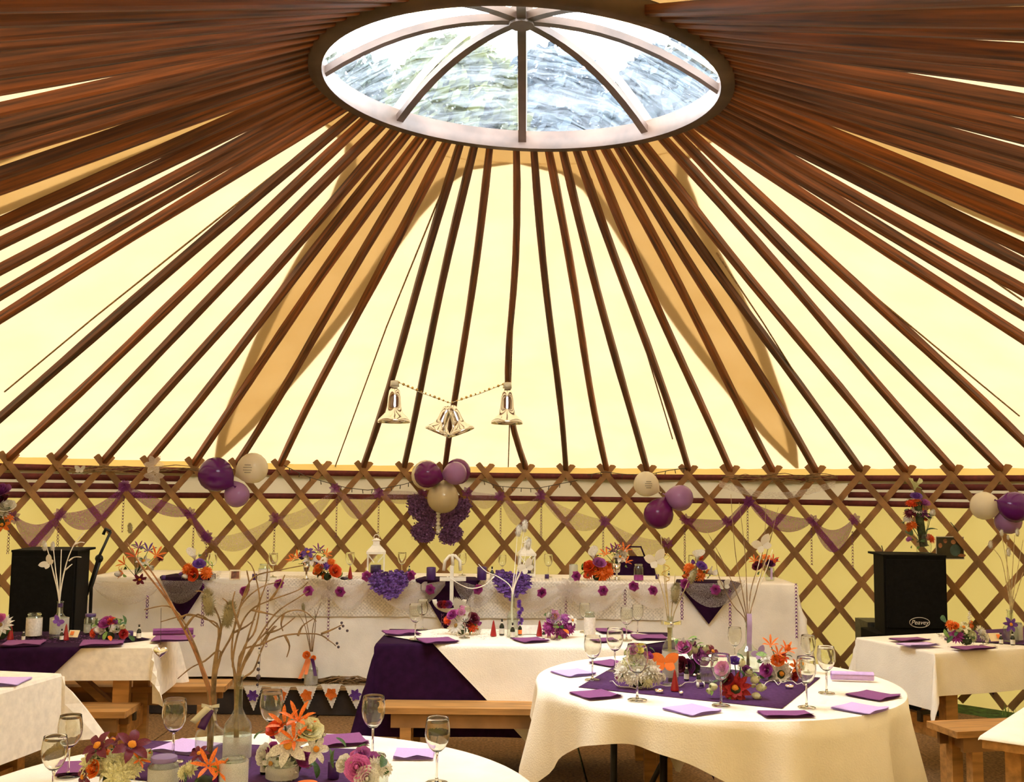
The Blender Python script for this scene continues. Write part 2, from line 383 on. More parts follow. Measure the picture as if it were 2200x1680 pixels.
def slat_mesh(sg, r):
    m = MB(); w, t = .026, .009
    zt, zb = ZX + .085, .01; n = 15
    for i in range(n):
        z = zt + (zb-zt)*i/(n-1); ph = sg*(ZX-z)/HALF*DPH/2
        al = math.atan2(HALF, RL*DPH/2)      # slope of the slat
        for rr in (r-t/2, r+t/2):
            for e in (-1, 1):
                dph = sg*e*w*math.sin(al)/r; dz = e*w*math.cos(al)
                m.v.append((rr*math.sin(ph+dph), rr*math.cos(ph+dph), z+dz))
    for i in range(n-1):
        a, b = 4*i, 4*(i+1)
        for p, q in ((0, 1), (1, 3), (3, 2), (2, 0)): m.f.append((a+p, a+q, b+q, b+p))
    m.f.append((0, 2, 3, 1)); e = 4*(n-1); m.f.append((e, e+1, e+3, e+2))
    if r < RL:
        for k in range(9):
            z = ZX - k*HALF; ph = sg*(ZX-z)/HALF*DPH/2
            if z < .05: break
            c = Vector(((r-t/2)*math.sin(ph), (r-t/2)*math.cos(ph), z)); rad = Vector((-math.sin(ph), -math.cos(ph), 0)); tg = Vector((math.cos(ph), -math.sin(ph), 0))
            vs = [c + rad*.003] + [c + tg*.006*math.cos(w_) + Vector((0, 0, .006*math.sin(w_))) for w_ in lin(0, 2*PI, 7)[:-1]]
            m.add(vs, [(0, 1+j, 1+(j+1) % 6) for j in range(6)])
    return m.mesh('lattice_slat', 'slat_wood', False)
sl_in, sl_out = slat_mesh(1, RL-.012), slat_mesh(-1, RL+.012)
for i in range(-20, 21):
    for me in (sl_in, sl_out): put('lattice_slat', me, wl, rot=(0, 0, -(PH0 + i*DPH)))
# --- roof: canvas, star-shaped cap, poles
rf = thing('ceiling', 'cream canvas yurt roof carried on dark wooden poles', 'ceiling', kind='structure')
m = MB()
def roof_pt(ph, r, lift=0.0): return pol(ph, r, roof_z(ph, r) + lift + .004*math.sin(ph*NX)*(r-RC)/4)
m.grid(lambda a, r: roof_pt(a, r), lin(-PI, PI, 253), [RC-.03, 1.3, 1.8, 2.4, 3.0, 3.6, 4.2, 4.7, 5.09])
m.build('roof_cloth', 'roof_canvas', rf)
m = MB(); m.grid(lambda a, t: (roof_pt(a, 5.09)*(1-t) + pol(a, 5.12, 1.70 + .010*math.sin(a*23))*t), lin(-PI, PI, 253), [0, .3, 1]); m.build('valance', 'valance_canvas', rf)
tips = [math.radians(a) for a in (-30.8, 29.3, 89.3, 149.3, -150.7, -90.7)]
ST = ((1.2, 30.1), (1.23, 25), (1.28, 18), (1.42, 13.5), (1.73, 10), (2.08, 8.2), (2.47, 7), (3.21, 4.8), (3.68, 3.5), (4.48, 1.8), (5.08, .15))
def star_w(r):   # half width (rad) of one arm of the cap at radius r
    for (r0, w0), (r1, w1) in zip(ST, ST[1:]):
        if r <= r1: return math.radians(w0 + (w1-w0)*max(0, (r-r0)/(r1-r0)))
    return 0.0
def arm_pts(tip): return [1.2, 1.215, 1.23, 1.25, 1.28, 1.33, 1.38, 1.42, 1.55, 1.73, 1.9, 2.08, 2.3, 2.47, 2.8, 3.21, 3.68, 4.1, 4.48, 4.8, 5.08]
cap = MB()
cap.grid(lambda a, r: roof_pt(a, r, .005), lin(-PI, PI, 169), [RC-.03, 1.08, 1.2])
hem = MB()
for tp in tips:
    rs = arm_pts(tp)
    cap.grid(lambda r, s: roof_pt(tp + s*star_w(r), r, .005), rs, [-1, -.6, -.2, .2, .6, 1])
    for sg in (-1, 1):
        def edge(r, s):
            w = star_w(r); k = s*.085/r
            return roof_pt(tp + sg*max(0, w-k), r + 0, .010)
        hem.grid(edge, rs, [0, 1])
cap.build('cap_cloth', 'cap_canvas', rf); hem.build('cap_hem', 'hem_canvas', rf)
# poles
obs = {-12: 797, -11: 830, -10: 859, -9: 885, -8: 913, -7: 937, -6: 967, -4: 992, -3: 1022, -2: 1053, 0: 1109, 1: 1146, 2: 1176, 3: 1206, 4: 1234, 5: 1264, 6: 1292, 7: 1320, 8: 1342, 9: 1370, 10: 1413, 11: 1443}
def ring_angle(px):
    lo, hi = -1.25, 1.25
    for _ in range(40):
        md = (lo+hi)/2
        if proj(ringpt(md, RC, .02))[0] < px: lo = md
        else: hi = md
    return lo
def pole_mesh(k):
    q = random.Random(100+k); m = MB(); n = 13; A, B = q.uniform(-.018, .018), q.uniform(-.012, .012); A2 = q.uniform(-.012, .012)
    if k == 0: A, A2 = .10, -.045
    oc = [(-.022, -.018), (-.014, -.027), (.014, -.027), (.022, -.018), (.022, .024), (-.022, .024)]
    for i in range(n):
        t = i/(n-1); y = A*math.sin(PI*t) + A2*math.sin(2*PI*t); z = B*math.sin(PI*t)
        sc = (1.0 + .06*t) * (.8 if i in (0,) else 1) * (1 + q.uniform(-.05, .05))
        for a, b in oc: m.v.append((t, y + a*sc, z + b*sc))
    for i in range(n-1):
        for j in range(6): m.f.append((6*i+j, 6*i+(j+1) % 6, 6*i+6+(j+1) % 6, 6*i+6+j))
    m.f.append(tuple(range(5, -1, -1))); m.f.append(tuple(6*(n-1)+j for j in range(6)))
    return m.mesh('roof_pole', 'pole_wood', False)
PM = [pole_mesh(k) for k in range(9)]
def place_pole(pr, pw, me, name='roof_pole'):
    d = pw - pr; L_ = d.length; x = d.normalized(); y = Vector((0, 0, 1)).cross(x).normalized(); z = x.cross(y)
    M = Matrix((x, y, z)).transposed().to_4x4(); M.translation = pr
    o = put(name, me, rf); o.matrix_basis = M @ Matrix.Diagonal((L_, 1, 1, 1)); return o
SKIP = {-5, -1, -14, -15, 13, 14, -21, 22, -28, 30, 37, 38, 39, 40, -37, -38, -39, -40}
aL, aR = ring_angle(797), ring_angle(1443)
left = [i for i in range(-13, -42, -1) if i not in SKIP]; right = [i for i in range(12, 43) if i not in SKIP]
slot = {}
for n_, i in enumerate(left): slot[i] = aL - (n_+1)*(PI + aL)/(len(left) + 4.5) if abs(i) < 37 else -(PI - .06)
for n_, i in enumerate(right): slot[i] = aR + (n_+1)*(PI - aR)/(len(right) + 4.5) if abs(i) < 37 else PI - .06 + .08*(i-41)
for i in sorted(list(obs) + left + right):
    pr_ = ring_angle(obs[i]) if i in obs else slot[i]
    me = PM[0] if i == 0 else PM[1 + (i*5 + 3) % 8]
    place_pole(ringpt(pr_, RC-.012, .045), pol(PH0 + i*DPH, RL+.01, 1.815 + rnd.uniform(-.01, .01)), me)
# ropes under the canvas
def on_roof(px, py):
    d = ray(px, py); t0, t1 = .3, 40.0
    def f(t):
        p = d*t + Vector((0, 0, EYE)); x, y = p.x-CX, p.y-CY
        return p.z - roof_z(math.atan2(x, y), math.hypot(x, y))
    ts = [2.5 + .05*k for k in range(200)]; 
    for a, b in zip(ts, ts[1:]):
        if f(a) < 0 <= f(b) or (f(a) > 0 >= f(b)):
            lo, hi = a, b
            for _ in range(30):
                md = (lo+hi)/2
                if (f(md) > 0) == (f(lo) > 0): lo = md
                else: hi = md
            return d*lo + Vector((0, 0, EYE))
    return None
for pts in (((988, 318), (940, 430), (830, 700), (720, 1000)), ((1112, 420), (1103, 640), (1096, 850), (1092, 1000)), ((1270, 380), (1330, 560), (1385, 740), (1445, 940)),
            ((1540, 540), (1640, 690), (1740, 850), (1838, 995)), ((1500, 305), (1650, 440), (1900, 650), (2190, 890)), ((690, 290), (400, 520), (200, 680), (10, 838)), ((1960, 480), (2080, 560), (2195, 640))):
    ps = [on_roof(*q) for q in pts]; ps = [p - Vector((0, 0, .012)) for p in ps if p is not None]
    if len(ps) > 1: MB().tube(ps, .0055, 5).build('roof_rope', 'rope', rf)
# --- crown: ring, bent struts, clear plastic panes
cw = thing('window_1', 'round skylight crown of bent wooden struts under clear crinkled plastic', 'skylight', kind='structure')
m = MB()
a_ = lin(-PI, PI, 97); sec = [(.925, 0), (RC, 0), (RC+.004, .085), (.925, .10)]
m.grid(lambda a, k: ringpt(a, *sec[int(k) % 4]), a_, [0, 1, 2, 3, 4]); m.build('crown_ring', 'ring_wood', cw)
RISE = .30
def dome(ph, r, lift): 
    return ringpt(ph, r, .075 + lift + RISE*(1-(r/.93)**2.2))
for k in range(8):
    ph = math.radians(1.0 + 45*k); n = 11; rs = lin(.93, 0.0, n); m = MB()
    tv = Vector((math.cos(ph), -math.sin(ph), 0)) * .022
    for i, r in enumerate(rs):
        c0 = dome(ph, r, -.045); c1 = dome(ph, r, -.008)
        for p in (c0-tv, c0+tv, c1+tv, c1-tv): m.v.append(tuple(p))
    for i in range(n-1):
        for j in range(4): m.f.append((4*i+j, 4*i+(j+1) % 4, 4*i+4+(j+1) % 4, 4*i+4+j))
    m.build('crown_strut', 'ring_wood', cw, smooth=False)
    pn = MB(); a0 = math.radians(1.0 + 45*k)
    pn.grid(lambda a, r: dome(a, r, .035 + .012*math.sin(a*23 + r*9)*r), lin(a0, a0+PI/4, 9), lin(.05, .99, 9)); pn.build('plastic_pane', 'clear_plastic', cw)
    sm = MB(); tv2 = tv*1.1; sm.grid(lambda r, s: dome(ph, r, .055) + tv2*s, lin(.02, .97, 9), [-1, 1]); sm.build('pane_seam', 'cap_canvas', cw)
hub = MB(); hub.lathe([(.0, -.03), (.06, -.03), (.06, .05), (0, .05)], 12, dome(0, 0, -.03)); hub.build('crown_hub', 'ring_wood', cw, smooth=False)
# --- trees outside, seen through the skylight
def tree(name, label, x, y, h, rx, mcrown, seed):
    q = random.Random(seed); t = thing(name, label, 'tree', (x, y, -.03), group='trees beyond the skylight')
    MB().tube([(0, 0, 0), (.1, 0, h*.3), (0, .1, h*.75)], [.35, .26, .1], 8).build('trunk', 'bark', t)
    m = MB()
    for k in range(11000):
        while True:
            v = Vector((q.uniform(-1, 1), q.uniform(-1, 1), q.uniform(-1, 1)))
            if .25 < v.length < 1: break
        c = Vector((v.x*rx, v.y*rx, h*.62 + v.z*h*.38)); n_ = Vector((q.gauss(0, 1), q.gauss(0, 1), q.gauss(0, 1))).normalized()
        a = n_.orthogonal().normalized(); b = n_.cross(a); s = q.uniform(.16, .40)
        m.add([c-a*s, c-b*s*.5, c+a*s, c+b*s*.5], [(0, 1, 2, 3)])
    o = m.build('crown', mcrown, t, smooth=False); o['kind'] = 'stuff'
tree('broadleaf_tree', 'yellow-green tree seen through the skylight left of its middle strut', -1.7, 29, 14.6, 2.5, 'tree_yellow', 1)
tree('broadleaf_tree', 'blue-green tall tree seen through the middle of the skylight', 1.2, 38, 18.2, 3.3, 'tree_blue', 2)
tree('broadleaf_tree', 'blue-grey tree seen through the right of the skylight', 4.6, 28.4, 14.2, 2.9, 'tree_blue', 3)
tree('broadleaf_tree', 'dark green tree seen through the left of the skylight', -5.9, 36, 17.0, 3.4, 'tree_green', 4)
tree('broadleaf_tree', 'dark green tree at the far right of the skylight', 8.8, 37, 16.8, 3.0, 'tree_green', 5)
# ------------------------------------------------------------------ stage and furniture
ST_Y, ST_Z = 7.76, 0.20
SF = ST_Y - .15
stg = thing('stage', 'low dark stage carrying the long head table', 'stage')
arc = [(x, min(9.5, CY + math.sqrt(4.80**2 - (x-CX)**2))) for x in lin(2.75, -3.25, 15)]
MB().prism([(-3.25, SF+.03), (2.75, SF+.03)] + arc, 0.005, ST_Z-.02).build('skirt', 'stage_cloth', stg, smooth=False)
n_pl = 6
for k in range(n_pl):
    y0 = SF + k*.245; y1 = y0 + .24; hw = math.sqrt(4.78**2 - (y1-CY)**2)
    MB().box(((max(-3.27, -hw+CX) + min(2.77, hw+CX))/2, (y0+y1)/2, ST_Z-.009), (min(2.77, hw+CX) - max(-3.27, -hw+CX), .24, .018)).build('deck_board', 'plank', stg, smooth=False)
def drape(a, b, top, us, vs, rot=0.0, off=(0, 0), flare=.16, wave=.012, wk=9.0, seed=0, zmin=0.02, lift=0.0):
    """a cloth lying on a table of half size a x b and hanging over its edges; us/vs are cloth coordinates turned by rot"""
    m = MB(); c, s_ = math.cos(rot), math.sin(rot)
    def fn(u, v):
        x, y = c*u - s_*v + off[0], s_*u + c*v + off[1]
        dx, dy = max(abs(x)-a, 0), max(abs(y)-b, 0); sx, sy = (1 if x > 0 else -1), (1 if y > 0 else -1)
        r = math.hypot(dx, dy)
        if r < 1e-6: return (x, y, top)
        ang = math.atan2(dy, dx); corner = 4*dx*dy/(r*r)/2
        fl = .03 + flare*corner
        w = wave*math.sin(wk*(x if dy > dx else y) + seed) * min(1, r/.2)
        out = r*fl + w + .006 + lift
        z = top - r*math.sqrt(max(.2, 1-fl*fl))
        bx, by = max(-a, min(a, x)), max(-b, min(b, y))
        return (bx + sx*math.cos(ang)*out, by + sy*math.sin(ang)*out, max(z, zmin))
    m.grid(fn, us, vs); return m
def spread(half, lim, n): return sorted(set([round(t, 4) for t in lin(-lim, lim, n)] + [-half, half, -half-.012, half+.012]))
def trestle(label, x, y, rz, a, b, h=.745, group='wooden trestle tables'):
    t = thing('trestle_table', label, 'table', (x, y, 0), rz, group)
    MB().box((0, 0, h-.02), (2*a, 2*b, .035)).build('tabletop', 'bench_wood', t, smooth=False)
    for sx in (-1, 1):
        for sy in (-1, 1): MB().box((sx*(a-.16), sy*(b-.075), (h-.04)/2), (.085, .055, h-.04)).build('leg', 'bench_wood', t, smooth=False)
        MB().box((sx*(a-.16), 0, .30), (.045, 2*b-.2, .11)).build('cross_rail', 'bench_wood', t, smooth=False)
        br = MB().bar((sx*(a-.2), 0, .32), (sx*(a-.62), 0, h-.05), .04, .07, (0, 1, 0)).build('brace', 'bench_wood', t, smooth=False)
        MB().box((sx*(a-.18), -.05, .345), (.12, .03, .06)).build('bracket', 'grey_metal', t, smooth=False)
    return t
def bench(label, x, y, rz, L_, h=.45, w=.25):
    t = thing('bench', label, 'bench', (x, y, 0), rz, 'wooden benches')
    MB().box((0, 0, h-.016), (L_, w, .032), ch=.004).build('seat_plank', 'bench_wood', t, smooth=False)
    for sx in (-1, 1):
        for sy in (-1, 1): MB().box((sx*(L_/2-.13), sy*(w/2-.045), (h-.032)/2), (.06, .05, h-.032)).build('leg', 'bench_wood', t, smooth=False)
        MB().box((sx*(L_/2-.13), 0, h-.075), (.03, w-.06, .08)).build('end_rail', 'dark_wood', t, smooth=False)
    for sy in (-1, 1): MB().box((0, sy*(w/2-.03), h-.07), (L_-.1, .022, .075)).build('side_rail', 'dark_wood', t, smooth=False)
    return t
T = .752    # top of the cloths
def cloth(name, label, mb, m, x, y, rz, group=None, smooth=True):
    o = mb.build(name, m, None, (x, y, 0), smooth, (0, 0, rz)); return tag(o, label, 'tablecloth', group)
# head table on the stage
HA, HB, HX, HY, HT = 2.59, .31, -.48, ST_Y+.34, .95
t = thing('head_table', 'long head table on the stage under white cloth and lace', 'table', (HX, HY, ST_Z))
for k in range(3):
    MB().box((-1.72+1.72*k, 0, .735), (1.70, .60, .02)).build('tabletop', 'bench_wood', t, smooth=False)
    for sx in (-1, 1):
        for sy in (-1, 1): MB().tube([(-1.72+1.72*k+sx*.7, sy*.25, .005), (-1.72+1.72*k+sx*.7, sy*.25, .725)], .016, 8).build('leg', 'grey_metal', t)
cloth('tablecloth', 'plain white cloth hanging to the stage from the long head table',
      drape(HA, HB, HT, spread(HA, HA+.5, 90), spread(HB, HB+.71, 17), wave=.022, wk=5.2, flare=.2, zmin=ST_Z+.012), 'white_cloth', HX, HY, 0)
lx0, lx1 = gy(588, 1300, ST_Y).x - HX, gy(1425, 1300, ST_Y).x - HX
m = MB()
def lace(u, d):
    if d < .2: return (u, -HB + .2 - d - .004, HT+.004)
    r = d-.2; sc = .016*abs(math.sin(u*15)) if r > .44 else 0
    return (u, -HB - .014 - r*.03 - .022*math.sin(5.2*u)*min(1, r/.2) - .006 + .002*math.sin(u*40), HT + .003 - r + sc)
m.grid(lace, lin(lx0, lx1, 110), [0, .1, .195, .205, .22, .26, .32, .38, .43, .445, .47])
cloth('lace_cloth', 'white lace overlay with scalloped hem on the front of the head table', m, 'lace_cloth', HX, HY, 0)
def diamond(px, w, tip):
    x = gy(px, 1245, ST_Y).x - HX; m = MB()
    def fn(s, d):
        if d < .25: return (x + s*(w*(.8+.2*d/.25)), -HB + .25 - d - .02, HT+.007)
        r = d-.25; k = max(0, 1 - r/tip)
        return (x + s*w*k, -HB - .022 - r*.03 - .022*math.sin(5.2*(x+s*w*k))*min(1, r/.2) - .012, HT + .006 - r)
    m.grid(fn, [-1, -.5, 0, .5, 1], [0, .12, .24, .255, .28, .33, .38, .44, .25+tip]); return m
for px, w, tip, lab in ((398, .19, .32, 'purple cloth point hanging at the left end of the head table'), (962, .24, .38, 'purple cloth point behind the white anchor on the head table'), (1522, .24, .30, 'purple cloth point hanging near the right end of the head table')):
    cloth('table_runner', lab, diamond(px, w, tip), 'purple_cloth', HX, HY, 0, 'purple points on the head table', False)
# middle table
trestle('trestle table under the purple cloth in the middle of the yurt', .115, 6.29, -.01, .855, .31)
cloth('tablecloth', 'dark purple cloth reaching low on the middle table', drape(.86, .315, T-.004, spread(.86, 1.36, 46), spread(.315, .815, 26), wave=.014, wk=7, flare=.24), 'purple_cloth', .115, 6.29, -.01)
R45 = PI/4
cloth('table_topper', 'cream linen square laid cornerwise over the purple middle cloth', drape(.866, .322, T+.002, lin(-.62, .62, 81), lin(-.62, .62, 81), rot=R45, off=(.02, 0), wave=.014, wk=7, flare=.1, lift=.012), 'linen', .115, 6.29, -.01)
bench('pine bench in front of the purple middle table', .15, 5.845, .01, 1.66, .45, .22)
# left table
trestle('trestle table at the left under paper cloth with purple runner', -2.857, 5.955, .108, .9, .30)
cloth('tablecloth', 'white paper cloth with short drop on the left table', drape(.905, .305, T-.004, spread(.905, 1.20, 40), spread(.305, .475, 18), wave=.004, flare=.30), 'paper_cloth', -2.857, 5.955, .108, smooth=False)
cloth('table_topper', 'purple square laid cornerwise over the left paper cloth', drape(.912, .312, T+.002, lin(-.58, .58, 73), lin(-.58, .58, 73), rot=R45, off=(.02, -.02), wave=.003, flare=.1, lift=.012), 'purple_cloth', -2.857, 5.955, .108)
pa, pb = gz(326, 1508, .45), gz(273, 1535, .45)
bench('pine bench at the left between the two white tables', pa.x - .80, pa.y - .16, .03, 1.5)
pc = gz(489, 1468, .45)
bench('pine bench behind the left table by the head table', pc.x-.87, pc.y-.05, .08, 1.75)
# near-left table
trestle('trestle table at the left edge under white paper cloth', -3.01, 4.745, -.17, .9, .33)
cloth('tablecloth', 'white paper cloth with flared corner on the left-edge table', drape(.905, .335, T, spread(.905, 1.21, 30), spread(.335, .66, 18), wave=.004, flare=.55), 'paper_cloth', -3.01, 4.745, -.17, smooth=False)
bench('pine bench below the left-edge table', -3.1, 4.16, -.17, 1.5)
# right table
trestle('trestle table at the right under linen with iron bracketed legs', 3.07, 6.52, .385, .9, .31)
cloth('tablecloth', 'cream linen cloth on the right table below the loudspeaker', drape(.905, .315, T-.004, spread(.905, 1.22, 40), spread(.315, .55, 18), wave=.008, flare=.22), 'linen', 3.07, 6.52, .385)
cloth('table_topper', 'purple square laid cornerwise over the right linen cloth', drape(.912, .322, T+.002, lin(-.5, .5, 65), lin(-.5, .5, 65), rot=R45, off=(.22, .04), wave=.003, flare=.1, lift=.014), 'purple_felt', 3.07, 6.52, .385)
p = gz(2060, 1520, .45)
bench('pine bench beside the right linen table', 3.02, 5.62, .22, 1.7)
# far right edge table
p = gz(2158, 1588, .74)
trestle('trestle table at the right edge, only its corner in view', p.x+.62, p.y+.42, .9, .72, .30, .735)
cloth('tablecloth', 'cream cloth corner on the right-edge table', drape(.725, .305, .742, spread(.725, .735, 12), spread(.305, .315, 8), wave=.0, flare=.1), 'linen', p.x+.62, p.y+.42, .9)
# round tables
RT = .815
def round_table(label, x, y, rz):
    t = thing('round_table', label, 'table', (x, y, 0), rz, 'round folding tables')
    MB().lathe([(0, .715), (RT-.02, .715), (RT-.008, .725), (RT-.008, .738), (RT-.02, .744), (0, .744)], 48).build('tabletop', 'bench_wood', t, smooth=False)
    for sx in (-1, 1):
        for sy in (-1, 1): MB().tube([(sx*.40, sy*.24, .71), (sx*.40, sy*.24, .05), (sx*.40, sy*.30, .005)], .017, 8).build('leg', 'black_metal', t)
        MB().tube([(sx*.40, -.24, .22), (sx*.40, .24, .22)], .012, 8).build('leg_stretcher', 'black_metal', t)
        MB().tube([(sx*.38, 0, .25), (sx*.10, 0, .70)], .012, 8).build('brace', 'black_metal', t)
    return t
def round_cloth(half, rot, seed, off=(0, 0)):
    m = MB(); q = random.Random(seed); phs = [q.uniform(0, 6.28) for _ in range(3)]
    n = 64; cr, sr = math.cos(rot), math.sin(rot)
    rs = [0, .2, .4, .6, .72, .79, RT, RT+.006]; nd = 9
    na = 160
    def edge(a):      # distance from the middle of the table to the border of the square cloth
        best = 9.0
        for k_ in range(4):
            nx, ny = math.cos(rot + k_*PI/2), math.sin(rot + k_*PI/2); dn = math.cos(a)*nx + math.sin(a)*ny
            if dn > .02: best = min(best, (half + nx*off[0] + ny*off[1])/dn)
        return best
    ring = []
    for k in range(na):
        a = 2*PI*k/na; E_ = edge(a); row = []
        for r in rs: row.append((r*math.cos(a), r*math.sin(a), T))
        for j in range(1, nd+1):
            d = (E_-RT)*j/nd
            amp = .085*min(1.0, d/.35)
            f = amp*(.6*math.sin(13*a+phs[0]) + .4*math.sin(21*a+phs[1])) + d*.05
            R_ = RT + .012 + max(-.05, f)
            row.append((R_*math.cos(a), R_*math.sin(a), max(.015, T - .006 - d*.985)))
        ring.append(row)
    nn = len(ring[0])
    for row in ring: m.v.extend(row)
    for k in range(na):
        for j in range(nn-1): m.f.append((k*nn+j, k*nn+j+1, ((k+1) % na)*nn+j+1, ((k+1) % na)*nn+j))
    return m
T3 = (.949, 4.897); T6 = (-.72, 2.985)
round_table('round table at the right with black folding legs', *T3, .35)
cloth('tablecloth', 'white linen cloth with long folds on the right round table', round_cloth(1.05, math.radians(56), 4, (.20, 0)), 'linen', *T3, 0)
round_table('round table in the left foreground laid for guests', *T6, .1)
cloth('tablecloth', 'white cloth on the round table in the left foreground', round_cloth(1.05, math.radians(30), 9), 'white_cloth', *T6, 0)
def topper(label, pts, z, m='purple_felt'):
    ps = [gz(*q, z) for q in pts]; c = sum(ps, Vector())/len(ps)
    mb = MB(); n = 8
    A, B, C, D = [q-c for q in ps]
    mb.grid(lambda u, v: (A*(1-u)*(1-v) + B*u*(1-v) + C*u*v + D*(1-u)*v) + Vector((0, 0, .0008*math.sin(9*u+4*v) - z + c.z)), lin(0, 1, n), lin(0, 1, n))
    o = mb.build('table_topper', m, None, (c.x, c.y, z), True, None, .002); tag(o, label, 'tablecloth', 'purple toppers'); return o
topper('purple felt square under the flowers on the right round table', ((1243, 1476), (1680, 1522), (1762, 1456), (1345, 1418)), T+.003)
topper('purple felt square under the flowers on the foreground round table', ((150, 1660), (760, 1720), (775, 1610), (300, 1590)), T+.003)
# ------------------------------------------------------------------ flowers and small things: makers
MESH = {}
def cached(key, fn):
    if key not in MESH: MESH[key] = fn()
    return MESH[key]
def petal(m, ang, L_, W, rise, curl, base=.06, cup=.25, n=5, tw=0.0, z0=0.0):
    c, s_ = math.cos(ang), math.sin(ang); o = len(m.v)
    for i in range(n):
        t = i/(n-1); r = base + L_*t*(1-.12*abs(curl)*t); z = z0 + rise*t + curl*t*t
        w = W*(math.sin(PI*min(1, t*.86+.10))**.8) if i < n-1 else W*.04
        for e in (-1, 0, 1):
            y = e*w; zz = z + (cup*w*abs(e)) + tw*e*w
            m.v.append((r*c - y*s_, r*s_ + y*c, zz))
    for i in range(n-1):
        for j in range(2): m.f.append((o+3*i+j, o+3*i+3+j, o+3*i+4+j, o+3*i+1+j))
def fl_lily():
    m = MB()
    for k in range(6): petal(m, k*PI/3 + .1*(k % 2), .95, .20 + .04*(k % 2), .75 - .08*(k % 2), -.62, cup=.35, n=6)
    return m
def fl_spike():
    m = MB()
    for k in range(6): petal(m, k*PI/3, .9, .11, 1.0, -.42, cup=.3, n=6)
    return m
def fl_daisy():
    m = MB()
    for k in range(15): petal(m, k*2*PI/15, .88, .13, .10, -.05, .12, cup=.2, n=4)
    for k in range(13): petal(m, k*2*PI/13+.2, .72, .12, .28, -.1, .12, cup=.2, n=4, z0=.03)
    m.ell((0, 0, .03), (.34, .34, .07), 10, 4); return m
def fl_dahlia():
    m = MB()
    for L_, n, ri in ((.92, 11, .12), (.75, 10, .40), (.52, 8, .58)):
        for k in range(n): petal(m, k*2*PI/n + L_*3, L_, .19, ri, -.12, .08, cup=.45, n=5)
    m.ell((0, 0, .04), (.42, .42, .10), 10, 4); return m
def fl_mum():
    m = MB(); q = random.Random(3)
    for ring, (n, el, L_) in enumerate(((14, .15, .95), (13, .5, .9), (10, .85, .82), (6, 1.2, .75))):
        for k in range(n):
            a = k*2*PI/n + ring*.4 + q.uniform(-.1, .1); petal(m, a, L_*math.cos(el), .13, L_*math.sin(el), -.10, .05, cup=.5, n=4)
    m.ell((0, 0, .2), (.4, .4, .3), 10, 5); return m
def fl_rose():
    m = MB()
    for k, (r0, r1, h, out) in enumerate(((.05, .15, .80, .0), (.10, .30, .80, .03), (.16, .48, .74, .06), (.22, .68, .62, .12), (.28, .86, .44, .16))):
        nl = 3 + k
        def fn(a, t):
            lob = abs(math.sin(a*nl/2 + k*1.1)); rr = r0 + (r1-r0)*t**.7*(.82 + .18*lob) + out*t**4
            return (rr*math.cos(a), rr*math.sin(a), h*(t**1.2)*(.80 + .2*lob) - .06*t**4 * (1 if k > 1 else 0))
        m.grid(fn, lin(0, 2*PI, 19), lin(0, 1, 5))
    m.ell((0, 0, .58), (.17, .17, .2), 8, 5, .12)
    return m
def fl_ruffle():
    m = MB()
    for L_, n, ri, cu in ((.85, 6, .15, -.1), (.7, 5, .5, -.15), (.45, 5, .75, -.1), (.22, 4, .85, 0)):
        for k in range(n): petal(m, k*2*PI/n + L_*4, L_, .36*(L_+.3), ri, cu, .06, cup=.5, n=5, tw=.25*(-1)**k)
    return m
def fl_bud():
    m = MB()
    for k, (r1, h) in enumerate(((.35, 1.5), (.55, 1.35))):
        m.grid(lambda a, t: ((.1 + r1*math.sin(PI*(.12+t*.72)))*math.cos(a)*(.9+.1*math.sin(3*a+k)), (.1 + r1*math.sin(PI*(.12+t*.72)))*math.sin(a)*(.9+.1*math.sin(3*a+k)), h*t - .3), lin(0, 2*PI, 11), lin(0, 1, 6))
    return m
def fl_calla():
    m = MB(); m.grid(lambda a, t: ((.1 + .6*t**1.5)*math.cos(a), (.1 + .6*t**1.5)*math.sin(a) + .3*t*t*math.cos(a*.5), 1.3*t + .45*t*t*max(0, math.sin(a))), lin(-.4, 2*PI-.8, 13), lin(0, 1, 6)); return m
def fl_leaf():
    m = MB(); petal(m, 0, 1.0, .25, .55, -.35, .0, cup=.3, n=6); return m
def fl_feather():
    m = MB(); q = random.Random(5)
    for k in range(40):
        t = k/40; z = .2 + 1.0*t; a = q.uniform(0, 6.3); w = .28*math.sin(PI*(.15+.8*t))
        petal(m, a, w, .04, .18, -.05, .0, n=3, z0=z-.2)
    return m
FL = dict(ruffle=fl_ruffle, lily=fl_lily, spike=fl_spike, daisy=fl_daisy, dahlia=fl_dahlia, mum=fl_mum, rose=fl_rose, bud=fl_bud, calla=fl_calla, leaf=fl_leaf, feather=fl_feather)
FNAME = dict(ruffle='petals', lily='lily', spike='spider_lily', daisy='gerbera', dahlia='dahlia', mum='chrysanthemum', rose='rose', bud='rosebud', calla='calla_lily', leaf='leaf', feather='feather')
def face(n, spin=0.0): return Vector((0, 0, 1)).rotation_difference(Vector(n).normalized()) @ Quaternion((0, 0, 1), spin)
def bloom(par, kind, col, pos, size, n):
    if kind in ('leaf', 'feather'): mt = {'green': 'foam_leaf', 'lime': 'leaf_light'}.get(col, 'petal_'+col)
    else: mt = 'petal_' + col
    me = cached((kind, col), lambda: FL[kind]().mesh(FNAME[kind], mt))
    o = put(FNAME[kind], me, par, pos, face(n, rnd.uniform(0, 6)), 0, size)
    if kind in ('daisy', 'dahlia', 'lily') and size > .018:
        cm = {'daisy': 'stamen', 'dahlia': 'stamen_orange', 'lily': 'stamen_orange'}[kind]
        mc = cached(('c', kind), lambda: (MB().ell((0, 0, .14 if kind == 'daisy' else .3), (.2, .2, .12), 9, 4, .12)).mesh('flower_centre', cm))
        put('flower_centre', mc, o)
    return o
